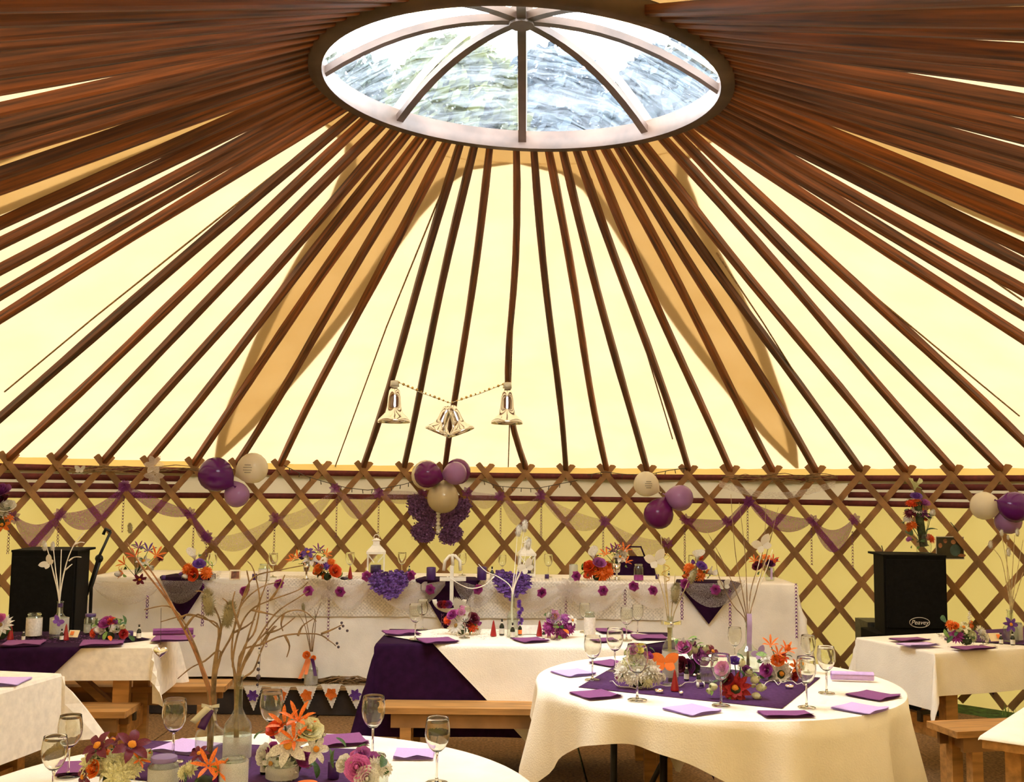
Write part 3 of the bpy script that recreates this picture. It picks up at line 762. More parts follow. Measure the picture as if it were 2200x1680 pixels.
def bouquet(label, bx, by, z, dz, spec, leaves=8, pot=None, base_r=.05, cat='bouquet', name='bouquet', group='flower arrangements', leafcol='green'):
    """bx,by: pixel of the foot on a surface at height z; spec: (kind, colour, px, py, pixel radius[, depth offset])"""
    b = gz(bx, by, z) if dz is None else dz
    t = thing(name, label, cat, b, 0, group); k = ppm(b.y)
    ps = [gy(s[2], s[3], b.y + (s[5] if len(s) > 5 else 0)) for s in spec]
    if not ps: return t
    c = sum(ps, Vector())/len(ps); cc = Vector((b.x*.4+c.x*.6, b.y+.02, min(b.z+.04, c.z)))
    if pot is None:
        h = max(.03, min(.09, (c.z-b.z)*.7)); R_ = max(base_r*.6, .33*max(abs(p.x-c.x) for p in ps))
        MB().ell((cc.x-b.x, .0, h*.5), (R_, R_*.8, h*.5), 10, 5, .08).build('moss_base', 'moss_dark', t)
    top = Vector((0, 0, .05)) if pot is None else Vector((0, 0, pot))
    for s, p in zip(spec, ps):
        n = (p - cc).normalized() + Vector((0, -.75, .25)); kd = s[0]
        sz = s[4]/k*(1.22 if kd not in ('leaf', 'feather') else 1.15)
        if kd == 'leaf' or kd == 'feather': n = (p - b) + Vector((rnd.uniform(-.01, .01), -.02, .03))
        bloom(t, kd, s[1], p - b, sz, n)
        if (p-b).z > top.z + .05: MB().tube([top, (p-b)*.6 + top*.4 + Vector((0, 0, .0)), p-b], .0022, 4).build('stem', 'foam_leaf', t)
    cols = [(s[0], s[1], s[4]) for s in spec if s[0] not in ('leaf', 'feather', 'spike', 'calla')]
    for i in range(min(7, len(spec)//2+1) if cols else 0):      # smaller blooms filling the gaps
        kd, co, sr = rnd.choice(cols); p = rnd.choice(ps); q = p + Vector((rnd.uniform(-1, 1)*sr/k*1.1, rnd.uniform(.0, .03), rnd.uniform(-1.2, .3)*sr/k)); q.z = max(q.z, b.z + .03)
        bloom(t, rnd.choice((kd, 'bud', 'mum')), co, q - b, sr/k*.7, (q-cc).normalized() + Vector((0, -.75, .25)))
    for i in range(int(leaves*1.7)):
        p = rnd.choice(ps); d = Vector((rnd.uniform(-.035, .035), rnd.uniform(-.01, .04), rnd.uniform(-.04, .02))); q = p + d
        if q.z < b.z + .012: q.z = b.z + .02
        bloom(t, 'leaf', leafcol if rnd.random() < .75 else 'lime', q - b, rnd.uniform(.035, .06), (q-cc) + Vector((0, -.02, .01)))
    return t
# ---- glass
def wine_mesh(part):
    m = MB()
    if part == 'bowl':
        out = [(.004, .093), (.014, .096), (.026, .108), (.035, .126), (.0395, .146), (.0395, .165), (.0365, .186), (.0345, .198)]
        inn = [(r-.0012, z + (.0008 if z < .12 else 0)) for r, z in reversed(out[1:])]
        m.lathe([(.0001, .0925)] + out + [(.0343, .1986), (.0339, .1988), (.0335, .1986)] + inn + [(.0001, .0965)], 32)
    elif part == 'stem': m.lathe([(.0001, .006), (.006, .006), (.0042, .02), (.0036, .05), (.004, .085), (.0055, .0915), (.0001, .092)], 12)
    else: m.lathe([(.0001, 0), (.035, 0), (.0355, .0012), (.03, .003), (.012, .0058), (.0001, .0062)], 24)
    return m.mesh(part, 'clear_glass')
def wine_glass(px, py, z, h_px, label, group='wine glasses', y=None):
    p = gz(px, py, z); s = h_px/ppm(p.y)/.1985
    t = thing('wine_glass', label, 'wine glass', p + Vector((0, 0, .0012)), rnd.uniform(0, 6), group); t.scale = (s,)*3
    for part in ('bowl', 'stem', 'foot'): put(part, cached(('wg', part), lambda: wine_mesh(part)), t)
    return t
def shell(prof, th=.0018):
    """closed glass wall from an outer profile running from the foot up"""
    inn = [(max(r-th, .0003), z + (th*1.5 if i == 0 else 0)) for i, (r, z) in enumerate(prof)]
    return [(.0001, prof[0][1])] + prof + list(reversed(inn)) + [(.0001, inn[0][1])]
def bottle_prof(h, r, neck=.32, nr=.30, sh=.16):
    return [(r*.96, 0), (r, .004), (r, h*(1-neck-sh)), (r*.92, h*(1-neck-sh*.6)), (r*.55, h*(1-neck-sh*.15)), (r*nr*1.1, h*(1-neck*.85)), (r*nr, h*(1-neck*.3)), (r*nr, h*.965), (r*nr*1.2, h*.97), (r*nr*1.2, h)]
def bottle(px, py, z, h_px, w_px, label, cat='bottle', name='glass_bottle', lab=None, **kw):
    p = gz(px, py, z); k = ppm(p.y); h, r = h_px/k, w_px/k/2
    t = thing(name, label, cat, p, 0, 'bottle vases')
    MB().lathe(shell(bottle_prof(h, r, **kw)), 24).build('body', 'bottle_glass', t)
    if lab: MB().lathe([(r+.0006, h*.12), (r+.0006, h*lab)], 24).build('lace_band', 'frost', t)
    t['_h'] = h; return t, p, h
def mini_bottle(px, py, z, h_px, label, accent=None):
    p = gz(px, py, z); h = h_px/ppm(p.y); t = thing('mini_bottle', label, 'bottle', p, 0, 'miniature wine bottles')
    r = h*.16
    MB().lathe([(.0001, 0), (r, 0), (r, h*.5), (r*.85, h*.6), (r*.4, h*.72), (r*.36, h*.96), (r*.45, h*.97), (r*.45, h), (.0001, h)], 14).build('body', 'bottle_dark', t)
    MB().lathe([(r+.0006, h*.08), (r+.0006, h*.42)], 14).build('label_band', accent or 'label_paper', t)
    MB().lathe([(r*.48, h*.74), (r*.48, h*.84)], 10).build('neck_band', 'label_paper', t); return t
def cone(px, py, z, h_px, label):
    p = gz(px, py, z); h = h_px/ppm(p.y)
    m = MB().lathe([(.0001, 0), (h*.2, 0), (h*.205, h*.06), (h*.06, h*.86), (h*.03, h*.95), (.0001, h)], 8)
    return tag(m.build('bubble_tube', 'red_cone', None, p, False), label, 'party favour', 'red cone favours')
def jar(px, py, z, h_px, w_px, label, fill=None, fillm='frost', lid=None, cat='jar'):
    p = gz(px, py, z); k = ppm(p.y); h, r = h_px/k, w_px/k/2; t = thing('glass_jar', label, cat, p, 0, 'glass jars')
    MB().lathe(shell([(r*.9, 0), (r, .006), (r, h*.72), (r*.94, h*.80), (r*.78, h*.86), (r*.78, h)]), 22).build('body', 'bottle_glass', t)
    MB().lathe([(r*.78+.002, h*.90), (r*.80+.003, h*.93), (r*.78+.002, h*.96)], 22).build('rim', 'clear_glass', t)
    if fill: MB().lathe([(r+.0007, h*.06), (r+.0007, h*fill)], 22).build('wrap', fillm, t)
    if lid: MB().lathe([(.0001, h*1.06), (r*.82, h*1.06), (r*.86, h*1.05), (r*.86, h*.9)], 22).build('lid', lid, t)
    return t
def candle(px, py, z, h_px, w_px, label, m='wax_purple', cat='candle'):
    p = gz(px, py, z); k = ppm(p.y); h, r = h_px/k, w_px/k/2; t = thing('candle', label, cat, p, 0, 'purple candles')
    MB().lathe([(.0001, 0), (r*.88, 0), (r, h*.05), (r, h*.95), (r*.9, h), (r*.8, h*.93), (.0001, h*.92)], 18).build('wax', m, t)
    MB().tube([(0, 0, h*.9), (.001, 0, h*1.02)], .0012, 5).build('wick', 'wire_dark', t); return t
def tealight(px, py, z, w_px, label, m='wax_orange'):
    p = gz(px, py, z); r = w_px/ppm(p.y)/2; t = thing('tealight', label, 'tealight', p, 0, 'tealights')
    MB().lathe([(.0001, 0), (r, 0), (r, .013), (r*.94, .013), (r*.94, .004), (.0001, .004)], 18).build('cup', 'silver', t)
    MB().lathe([(r*.93, .004), (r*.93, .0105), (.0001, .011)], 18).build('wax', m, t); return t
def napkin_mesh(seed, m):
    q = random.Random(seed); mb = MB(); a, b, c = q.uniform(0, 6), q.uniform(0, 6), q.uniform(0, 6)
    for lay in range(3):
        z = .0012 + lay*.0022; s = .5 - .006*lay
        fn = lambda u, v, top=0: (u*2*s + .008*math.sin(7*v+a)*(abs(u) > .45), v*2*s + .008*math.sin(6*u+b)*(abs(v) > .45), z + top + (.002*lay*(1+math.sin(9*u+c))*(v < -.45)) + .0012*math.sin(5*u+3*v+lay))
        us = [-.5, -.46, -.2, .1, .35, .46, .5]
        mb.grid(lambda u, v: fn(u, v, .0014), us, us)
    return mb.mesh('napkin', m)
def napkin(px, py, z, w, rz, col, label, wy=None, rolled=False):
    p = gz(px, py, z); m = 'napkin_' + col
    if rolled:
        mb = MB(); mb.grid(lambda a, t: ((t-.5)*w, (.016+.006*a/9)*math.cos(a), .0225 + (.016+.006*a/9)*math.sin(a)), lin(0, 9, 24), lin(0, 1, 5))
        o = mb.build('napkin', m, None, p, True, (0, 0, rz))
    else:
        k = int(abs(px)) % 4
        o = put('napkin', cached(('nap', k, col), lambda: napkin_mesh(k, m)), None, p, (0, 0, rz), 0, (w, wy or w, 1))
    return tag(o, label, 'napkin', 'paper napkins')
def butterfly(par, pos, s, m, n=(0, -1, .3), spin=0, name='butterfly'):
    mb = MB()
    for sg in (-1, 1):
        petal(mb, PI/2 + sg*.95, 1.0, .34, .3, 0, .03, cup=-.05, n=7); petal(mb, PI/2 + sg*2.05, .66, .30, .22, 0, .03, cup=-.05, n=7)
    return put(name, mb.mesh(name, m), par, pos, face(n, spin), 0, s)
def teasel_mesh(m):
    mb = MB().ell((0, 0, .5), (.22, .22, .46), 12, 10, .06); q = random.Random(4)
    for i in range(260):
        t = q.uniform(.06, .98)*PI; a = q.uniform(0, 2*PI); n = Vector((math.sin(t)*math.cos(a), math.sin(t)*math.sin(a), -math.cos(t)))
        c = Vector((.21*n.x, .21*n.y, .5 + .45*n.z)); u = n.orthogonal().normalized()*.022; tip = c + (n + Vector((0, 0, .35))).normalized()*q.uniform(.12, .22)
        mb.add([c-u, c+u, tip], [(0, 1, 2)])
    return mb.mesh('teasel_head', m, False)
def teasel(par, pos, n, L_, m='teasel'):
    return put('teasel_head', cached(('teasel', m), lambda: teasel_mesh(m)), par, pos, face(n), 0, L_)
def twigs(par, base, y0, lines, m='twig', r0=.004, r1=.0015, name='twig', jit=.0):
    """each line: pixel points (px, py[, depth offset]) traced at the distance of the vase"""
    for ln in lines:
        ps = []
        for i, q in enumerate(ln): ps.append(gy(q[0], q[1], y0 + (q[2] if len(q) > 2 else 0)) - base)
        pts = []
        for i in range(len(ps)-1):      # soften
            p0, p1, p2, p3 = ps[max(i-1, 0)], ps[i], ps[i+1], ps[min(i+2, len(ps)-1)]
            for t in (0, .25, .5, .75):
                pts.append(p1*1.0 if t == 0 else .5*((2*p1) + (p2-p0)*t + (2*p0-5*p1+4*p2-p3)*t*t + (3*p1-p0-3*p2+p3)*t**3))
        pts.append(ps[-1]); n = len(pts)
        MB().tube(pts, [(r0 + (r1-r0)*i/(n-1)) * (1 + (.22 if i % 5 == 2 else 0)) for i in range(n)], 6).build(name, m, par)
def bow(par, pos, s, m, name='ribbon_bow', tails=True):
    mb = MB()
    for sg in (-1, 1):
        mb.grid(lambda a, v: (sg*s*.5*(1-math.cos(a)), -s*.22*math.sin(a), s*v*(.07+.13*(1-math.cos(a))/2) + s*.12*(1-math.cos(a))/2), lin(0, 2*PI, 13), [-1, 1])
        if tails: mb.grid(lambda t, v: (sg*s*(.1+.5*t) + v*s*.14, -.05*s + .1*s*math.sin(3*t), -s*1.5*t), lin(0, 1, 6), [-1, 1])
    mb.ell((0, -.02*s, 0), (s*.16, s*.14, s*.16), 8, 5)
    return mb.build(name, m, par, pos)
def balloon(label, px, py, y, rad_px, m, tie=(0, 0, -1), marks=False, squash=1.0):
    c = gy(px, py, y); r = rad_px/ppm(y); t = thing('balloon', label, 'balloon', c, 0, 'party balloons')
    prof = [(.0001, -1.22), (.045, -1.22), (.03, -1.16), (.06, -1.12), (.22, -1.0), (.5, -.82), (.75, -.58), (.93, -.25), (1, .1), (.95, .42), (.8, .7), (.58, .9), (.3, 1.03), (.0001, 1.07)]
    rot = face(-Vector(tie))
    MB().lathe([(a*r*squash, b*r) for a, b in prof], 28).build('skin', m, t, rot=rot)
    MB().lathe([(.0001, -1.30*r), (.075*r, -1.29*r), (.03*r, -1.2*r), (.0001, -1.2*r)], 8).build('knot', m, t, rot=rot)
    if marks:
        mb = MB()
        for k in range(4):
            pts = []
            for i in range(22):
                u = (i/21-.5)*.62*(1 - .25*abs(k-1.5)); v = .22 - .16*k + .035*math.sin(i*2.3+k)
                d = Vector((u, -1, v)).normalized(); pts.append(d*(r*1.045))
            mb.tube(pts, .0016, 4)
        mb.build('printed_marks', 'wire_dark', t)
    return t
def swag(label, pts, y, w_px, sag_px, m, group, knots=True, name='tulle_swag', km=None):
    """gauzy cloth hung from point to point, pts are pixels on the lattice"""
    base = gy(*pts[0], y); t = thing(name, label, 'fabric swag', base, 0, group); k = ppm(y); q = random.Random(int(pts[0][0]))
    for (x0, y0), (x1, y1), sg in zip(pts, pts[1:], sag_px if isinstance(sag_px, (list, tuple)) else [sag_px]*9):
        P0, P1 = gy(x0, y0, y) - base, gy(x1, y1, y) - base; mb = MB(); f1, f2 = q.uniform(0, 6), q.uniform(3, 5)
        def fn(u, v):
            w = w_px/k*(.25 + .75*math.sin(PI*u)**.7); s_ = sg/k*4*u*(1-u)
            return P0*(1-u) + P1*u + Vector((0, -.02 - .012*math.sin(9*v+f1+f2*u), -s_*(.55+.45*v) - w*(v-.5)*.9))
        mb.grid(fn, lin(0, 1, 15), lin(0, 1, 8)); mb.build('gauze', m, t)
    if knots:
        for (x0, y0) in pts:
            P0 = gy(x0, y0, y) - base; mb = MB()
            for j in range(7): petal(mb, j*.9, 1.0, .3, .5, -.3, .05, n=4)
            put('knot', mb.mesh('knot', km or m), t, P0 + Vector((0, -.03, 0)), face((0, -1, .2), q.uniform(0, 6)), 0, .045)
    return t
def streamer(label, px, py0, py1, y, m, group, w=.010, turns=None):
    P0, P1 = gy(px, py0, y), gy(px, py1, y); L_ = (P0-P1).length; mb = MB(); n = max(12, int(L_/.012)); tw = turns or L_/.05
    for ph in (0, PI):
        mb.grid(lambda t, v: Vector((math.cos(tw*2*PI*t+ph)*(w*.9) + v*w*.4*math.sin(tw*2*PI*t), math.sin(tw*2*PI*t+ph)*w*.5, -L_*t)), lin(0, 1, n), [-1, 1])
    return tag(mb.build('twisted_streamer', m, None, P0, False), label, 'streamer', group)
def pile(m, q, n, size, inside, depth):
    """ruffled petals covering a flat outline"""
    k = 0
    while k < n:
        x, z = q.uniform(-1, 1), q.uniform(-1, 1)
        if not inside(x, z): continue
        k += 1; a = q.uniform(0, 6.3); o = Vector((x, -depth*q.uniform(.3, 1), z))
        d = Vector((math.cos(a), -.8, math.sin(a))).normalized(); e = d.cross(Vector((q.gauss(0, 1), q.gauss(0, 1), q.gauss(0, 1)))).normalized(); s = size*q.uniform(.7, 1.25)
        m.add([o, o + d*s*.6 + e*s*.4, o + d*s, o + d*s*.6 - e*s*.4], [(0, 1, 2, 3)])
# ------------------------------------------------------------------ things hung on the lattice and in the roof
def latt(px, r=4.93, py=1100):
    d = ray(px, py); lo, hi = 4.8, 10.0
    for _ in range(40):
        md = (lo+hi)/2; p = d*(md/d.y)
        if math.hypot(p.x-CX, md-CY) < r: lo = md
        else: hi = md
    return lo
# gauze swags
G = 'gauze swags tied along the lattice'
def lswag(label, pts, w, sag, m, km='tulle_purple'):
    ys = [latt(p[0]) for p in pts]; base = gy(*pts[0], ys[0]); t = thing('tulle_swag', label, 'fabric swag', base, 0, G); q = random.Random(int(pts[0][0])+1)
    for i in range(len(pts)-1):
        P0, P1 = gy(*pts[i], ys[i]) - base, gy(*pts[i+1], ys[i+1]) - base; k = ppm(ys[i]); sg = sag[i] if isinstance(sag, (list, tuple)) else sag
        mm = m[i] if isinstance(m, (list, tuple)) else m; mb = MB(); f1, f2 = q.uniform(0, 6), q.uniform(3, 5)
        def fn(u, v):
            ww = w/k*(.22 + .78*math.sin(PI*u)**.7); s_ = sg/k*4*u*(1-u)
            return P0*(1-u) + P1*u + Vector((0, -.03 - .014*math.sin(9*v+f1+f2*u), -s_*(.6+.4*v) - ww*(v-.4)))
        mb.grid(fn, lin(0, 1, 15), lin(0, 1, 8)); mb.build('gauze', mm, t)
    for i in range(len(pts)):
        mb = MB()
        for j in range(7): petal(mb, j*.9, 1.0, .3, .5, -.3, .05, n=4)
        put('knot', mb.mesh('knot', km), t, gy(*pts[i], ys[i]) - base + Vector((0, -.04, 0)), face((0, -1, .2), q.uniform(0, 6)), 0, .055)
    return t
lswag('dark purple gauze swag from the left edge past the black loudspeaker to the high knot', [(36, 1112), (135, 1105), (272, 1045)], 30, [50, 42], 'tulle_purple')
lswag('purple gauze swag falling from the high knot to the knot below the left balloons', [(272, 1045), (412, 1103), (448, 1152)], 26, [12, 8], 'tulle_purple')
lswag('pale mauve gauze swag between the left balloons and the butterfly', [(448, 1156), (592, 1113), (722, 1050), (814, 1060), (908, 1062)], 26, [32, 34, 44, 6], 'tulle_mauve')
lswag('pale mauve gauze swag from the butterfly to the centre right knot', [(1004, 1058), (1074, 1066), (1161, 1064), (1298, 1120), (1432, 1166)], 28, [14, 48, 26, 30], 'tulle_mauve')
lswag('rose purple gauze swag right of the right balloons', [(1470, 1116), (1560, 1120), (1606, 1078)], 24, [12, 4], ['tulle_purple', 'tulle_purple'])
lswag('rose purple gauze swag falling to the two right knots', [(1606, 1078), (1743, 1118), (1832, 1116)], 26, [26, 52], 'tulle_purple')
# twisted streamers on the lattice
for px, y0, y1, lab in ((20, 1130, 1190, 'beside the left edge'), (126, 1125, 1180, 'above the black loudspeaker'), (266, 1065, 1145, 'below the high left knot'), (416, 1132, 1195, 'above the second left bouquet'), (444, 1160, 1250, 'under the low knot left of centre'), (590, 1130, 1190, 'above the milk bottle'),
                        (724, 1070, 1155, 'under the knot right of the left lantern'), (814, 1075, 1150, 'above the left lantern'), (1076, 1078, 1155, 'left of the tall teasels'), (1163, 1080, 1155, 'right of the tall teasels'), (1296, 1135, 1190, 'above the orange bouquet right of centre'),
                        (1471, 1132, 1210, 'under the right balloons'), (1606, 1090, 1165, 'right of the white dried sprays'), (1743, 1132, 1215, 'left of the square of gauze'), (1831, 1140, 1225, 'left of the right loudspeaker')):
    streamer('thin twisted purple streamer hanging on the lattice ' + lab, px, y0, y1, latt(px, 4.92), 'streamer', 'twisted streamers on the lattice', .011)
# balloons
for lab, px, py, rad, m, tie, mk in (
    ('dark purple balloon, largest of the left lattice cluster', 466, 1021, 37, 'balloon_purple', (.5, 0, -.3), 0), ('lilac balloon under the dark one in the left cluster', 508, 1061, 27, 'balloon_lilac', (-.3, 0, .8), 0), ('white balloon with faint writing in the left cluster', 540, 1007, 33, 'balloon_white', (-.9, 0, -.4), 1),
    ('pale balloon half hidden behind the purple one above the butterfly', 918, 1022, 32, 'balloon_white', (.6, .2, -.4), 0), ('dark purple balloon at the left of the cluster above the butterfly', 921, 1020, 29, 'balloon_plum', (.7, 0, -.2), 0), ('plum balloon at the back right of the cluster above the butterfly', 981, 1014, 28, 'balloon_plum', (-.7, .2, -.3), 0),
    ('lilac balloon at the right of the cluster above the butterfly', 976, 1017, 25, 'balloon_lilac', (-.8, 0, -.1), 0), ('pearl balloon hanging lowest above the butterfly', 952, 1066, 34, 'balloon_pearl', (.1, 0, .9), 0),
    ('white balloon with faint writing in the right cluster', 1390, 1041, 27, 'balloon_white', (.9, 0, -.5), 1), ('lilac balloon in the right cluster', 1459, 1069, 28, 'balloon_lilac', (-.9, 0, .2), 0), ('plum balloon lowest in the right cluster', 1416, 1102, 32, 'balloon_plum', (.35, 0, .9), 0),
    ('white balloon at the right edge', 2118, 1087, 30, 'balloon_white', (.8, 0, -.1), 0), ('dark purple balloon at the right edge', 2178, 1088, 33, 'balloon_purple', (-.6, 0, .2), 0), ('lilac balloon lowest at the right edge', 2166, 1117, 28, 'balloon_lilac', (.1, 0, .9), 0)):
    back = .24 if 'back right' in lab or 'half hidden' in lab else 0
    if 'lowest at the right edge' in lab or 'pearl' in lab: back = .10
    balloon(lab, px, py, latt(px, 4.55) + back, rad, m, tie, mk)
# big butterfly of purple petals
y = latt(940, 4.86); B = gy(942, 1118, y); bt = thing('butterfly_decoration', 'large butterfly of ruffled purple petals on the lattice', 'decoration', B); k = ppm(y); q = random.Random(11)
def wing(cx, cz, rx, rz, rot, n):
    m = MB(); c, s_ = math.cos(rot), math.sin(rot)
    bk = MB(); bk.prism([(math.cos(a)*rx/k*.97, math.sin(a)*rz/k*.97) for a in lin(0, 2*PI, 19)[:-1]], -.006, .006)
    pet = MB(); pile(pet, q, n, .22, lambda x, z: x*x + z*z < 1, .28)
    pet.v = [(x*rx/k, yy*.10, z*rz/k) for x, yy, z in pet.v]
    R_ = Matrix.Rotation(rot, 3, 'Y')
    off = Vector(((cx-942)/k, 0, -(cz-1118)/k))
    bk.v = [tuple(R_ @ Vector((x, z, yy)) + off) for x, yy, z in bk.v]; pet.v = [tuple(R_ @ Vector(v) + off) for v in pet.v]
    w = bk.build('wing', 'fur_purple', bt, smooth=False); pet.build('petals', 'fur_purple', w, smooth=False)
wing(908, 1099, 23, 40, -.75, 760); wing(978, 1103, 23, 40, .8, 760); wing(910, 1144, 27, 21, .3, 560); wing(969, 1147, 26, 21, -.3, 560)
m = MB()
for i in range(7): m.ell((.0, -.03, (.105 - .034*i)), (.022, .02, .02), 8, 5, .1)
m.build('body', 'white_paint', bt)
# fairy lights along the top of the lattice
def fairy(label, pts):
    ys = [latt(p[0], 4.95) for p in pts]; P = [gy(*p, yy) for p, yy in zip(pts, ys)]; t = thing('fairy_lights', label, 'string lights', P[0], 0, 'fairy lights on the lattice')
    MB().tube([p - P[0] for p in P], .0035, 5).build('wire', 'wire_dark', t)
    for a, b in zip(P, P[1:]):
        for u in (.25, .75):
            c = a.lerp(b, u) - P[0]; MB().tube([c, c + Vector((rnd.uniform(-.01, .01), -.004, -.035))], .004, 5).build('bulb', 'wire_dark', t)
fairy('string of tiny dark bulbs left of the butterfly', [(610, 1000), (655, 1022), (700, 1036), (745, 1048), (790, 1053), (830, 1048), (870, 1040), (900, 1030)])
fairy('string of tiny dark bulbs right of the butterfly', [(1030, 1030), (1070, 1044), (1110, 1048), (1150, 1050), (1190, 1042), (1240, 1032)])
fairy('string of tiny dark bulbs above the right balloons', [(1262, 1020), (1300, 1014), (1350, 1020), (1400, 1018), (1440, 1010), (1480, 1005)])
# twig garlands
def garland(label, x0, x1, yc, hp, n, seed, m='twig'):
    q = random.Random(seed); P0 = gy((x0+x1)/2, yc, latt((x0+x1)/2, 4.9)); t = thing('twig_garland', label, 'garland', P0, 0, 'willow twig garlands')
    for i in range(n):
        a = q.uniform(x0, x1-60); b = min(x1, a + q.uniform(70, 160)); ya = yc + q.uniform(-hp, hp); yb = yc + q.uniform(-hp, hp)
        pts = [gy(a + (b-a)*u, ya + (yb-ya)*u - hp*.8*math.sin(PI*u)*q.uniform(.2, 1), latt(a + (b-a)*u, 4.92 - q.uniform(0, .06))) - P0 for u in lin(0, 1, 6)]
        MB().tube(pts, [.005, .0045, .004, .0035, .003, .002], 5).build('twig', m, t)
    return t
g1 = garland('thin willow twig garland at the upper left of the lattice', 120, 440, 1012, 9, 16, 1)
butterfly(g1, gy(172, 1010, latt(172, 4.84)) - g1.location, .05, 'teasel_white', name='paper_butterfly')
for j in range(2):
    mb = MB()
    for i in range(6): petal(mb, i*1.05, 1.0, .3, .6, -.3, n=5)
    put('gauze_bow', mb.mesh('gauze_bow', 'tulle_white'), g1, gy(333, 1000 + 20*j, latt(333, 4.84)) - g1.location, face((0, -1, .3 - .6*j)), 0, .085)
g2 = garland('thin willow twig garland at the upper right of the lattice', 1528, 1800, 1030, 9, 16, 2)
mb = MB(); mb.grid(lambda u, v: gy(1545 + 250*u, 1032 + 26*math.sin(PI*u) + 14*v, latt(1545+250*u, 4.93)) - g2.location, lin(0, 1, 12), [0, 1]); mb.build('gauze', 'tulle_white', g2)
# dried flower bunches on the wall by the edges
bouquet('bunch of purple white and orange flowers hung at the left edge', 8, 1130, 0, gy(6, 1135, latt(5, 4.8)), [('rose', 'plum', 2, 1060, 20), ('rose', 'white', 14, 1092, 17), ('mum', 'white', 4, 1105, 16), ('lily', 'orange', 6, 1126, 16), ('rose', 'maroon', 0, 1078, 16)], 6)
# bells strung between two poles
Pa, Pb, Pc = [on_roof(*q) for q in ((848, 818), (967, 868), (1090, 822))]
Pa, Pb, Pc = [p + Vector((0, -.13, -.14)) for p in (gy(848, 818, Pa.y-.2), gy(967, 868, Pa.y-.35), gy(1090, 822, Pc.y-.2))]
Pa, Pb, Pc = gy(848, 818, Pa.y), gy(967, 866, Pa.y), gy(1090, 822, Pc.y)
bg_ = thing('bell_garland', 'silver wedding bells strung on a beaded cord between roof poles', 'garland', Pb)
MB().tube([Pa-Pb, (Pa-Pb)*.5 + Vector((0, 0, -.01)), Vector((0, 0, 0)), (Pc-Pb)*.5 + Vector((0, 0, -.01)), Pc-Pb], .003, 5).build('cord', 'ribbon_cream', bg_)
for i in range(26):
    u = i/25*2-1; p = (Pa-Pb)*-u if u < 0 else (Pc-Pb)*u
    MB().ell(p, rnd.choice((.007, .011, .008)), 7, 5).build('bead', 'bead_gold', bg_)
BP = [(.0001, 0), (.018, -.002), (.03, -.02), (.036, -.06), (.04, -.11), (.05, -.145), (.075, -.17), (.09, -.185), (.092, -.2), (.086, -.198), (.06, -.172), (.044, -.14), (.034, -.1), (.028, -.03), (.0001, -.01)]
kb = ppm(Pb.y)
for p, s, rx in ((Pa, .062*kb, 0), (Pc, .066*kb, 0)):
    MB().lathe([(r*1.35, z*1.35) for r, z in BP], 20).build('bell', 'silver', bg_, p - Pb + Vector((0, 0, -.05)))
    MB().lathe([(.0, -.04), (.035, -.045), (.03, 0), (.0, .0)], 8).build('bell_bow', 'ribbon_cream', bg_, p - Pb)
for sx in (-1, 1):
    MB().lathe([(r*1.12, z*1.12) for r, z in BP], 20).build('bell', 'silver', bg_, Vector((sx*.012, -.02*sx, -.02)), rot=(0, -sx*.38, 0))
# ---------------------------------------------------------------- loudspeakers and what goes with them
def speaker(label, p, w, d, h, rz, logo=False, tri=True):
    t = thing('loudspeaker', label, 'loudspeaker', p, rz, 'black loudspeakers')
    MB().prism([(-w/2, -d/2), (w/2, -d/2), (w/2*.82, d/2), (-w/2*.82, d/2)], 0, h).build('cabinet', 'black_plastic', t, smooth=False)
    MB().box((0, -d/2-.008, h*.53), (w*.94, .014, h*.86)).build('grille', 'black_plastic', t, smooth=False)
    MB().box((0, -.005, h+.006), (w+.004, d+.004, .014)).build('top_panel', 'black_plastic', t, smooth=False)
    if logo:
        mb = MB().tube([(.072*math.cos(a), 0, .036*math.sin(a)) for a in lin(0, 2*PI, 33)[:-1]], .0022, 5, True)
        lg = mb.build('badge', 'photo_back', t, (.02, -d/2-.018, h*.17))
        cu = bpy.data.curves.new('badge_lettering', 'FONT'); cu.body = 'Peavey'; cu.size = .045; cu.shear = .3; cu.extrude = .001; cu.align_x = 'CENTER'; cu.align_y = 'CENTER'; cu.materials.append(MATS['photo_back'])
        tmp = bpy.data.objects.new('lettering_curve', cu); COL.objects.link(tmp); dg = bpy.context.evaluated_depsgraph_get(); me_ = bpy.data.meshes.new_from_object(tmp.evaluated_get(dg)); bpy.data.objects.remove(tmp)
        o = bpy.data.objects.new('badge_lettering', me_); COL.objects.link(o); o.parent = lg; o.rotation_euler = (PI/2, 0, 0); o.location = (0, -.002, 0)
    return t
def stand(label, p, z):
    t = thing('equipment_case', label, 'case', p)
    MB().box((0, 0, z/2), (.5, .42, z), ch=.02).build('body', 'black_plastic', t, smooth=False)
    MB().box((0, -.214, z*.6), (.4, .012, .03)).build('trim', 'black_metal', t, smooth=False); return t
yR = 7.75; a, b = gy(1906, 1365, yR), gy(2034, 1190, yR); wR = b.x-a.x; hR = 1.24 - .55; pR = Vector(((a.x+b.x)/2, yR+.2, a.z))
hR = gy(1970, 1196, yR).z - a.z
stand('black case carrying the right loudspeaker', (pR.x-.02, pR.y+.05, 0.0), pR.z)
speaker('black loudspeaker with oval badge and flowers on top at the right', pR, wR, .40, hR, -.06, True)
c = gy(1872, 1375, yR+.55); d = gy(1912, 1338, yR+.55)
t = thing('amplifier_case', 'dark grey case behind the right loudspeaker', 'case', (c.x+.15, yR+.72, 0)); MB().box((0, 0, d.z/2), (.34, .3, d.z)).build('body', 'grey_metal', t, smooth=False); MB().tube([(-.08, -.16, d.z-.08), (-.08, -.19, d.z-.08), (.08, -.19, d.z-.08), (.08, -.16, d.z-.08)], .006, 6).build('handle', 'black_metal', t)
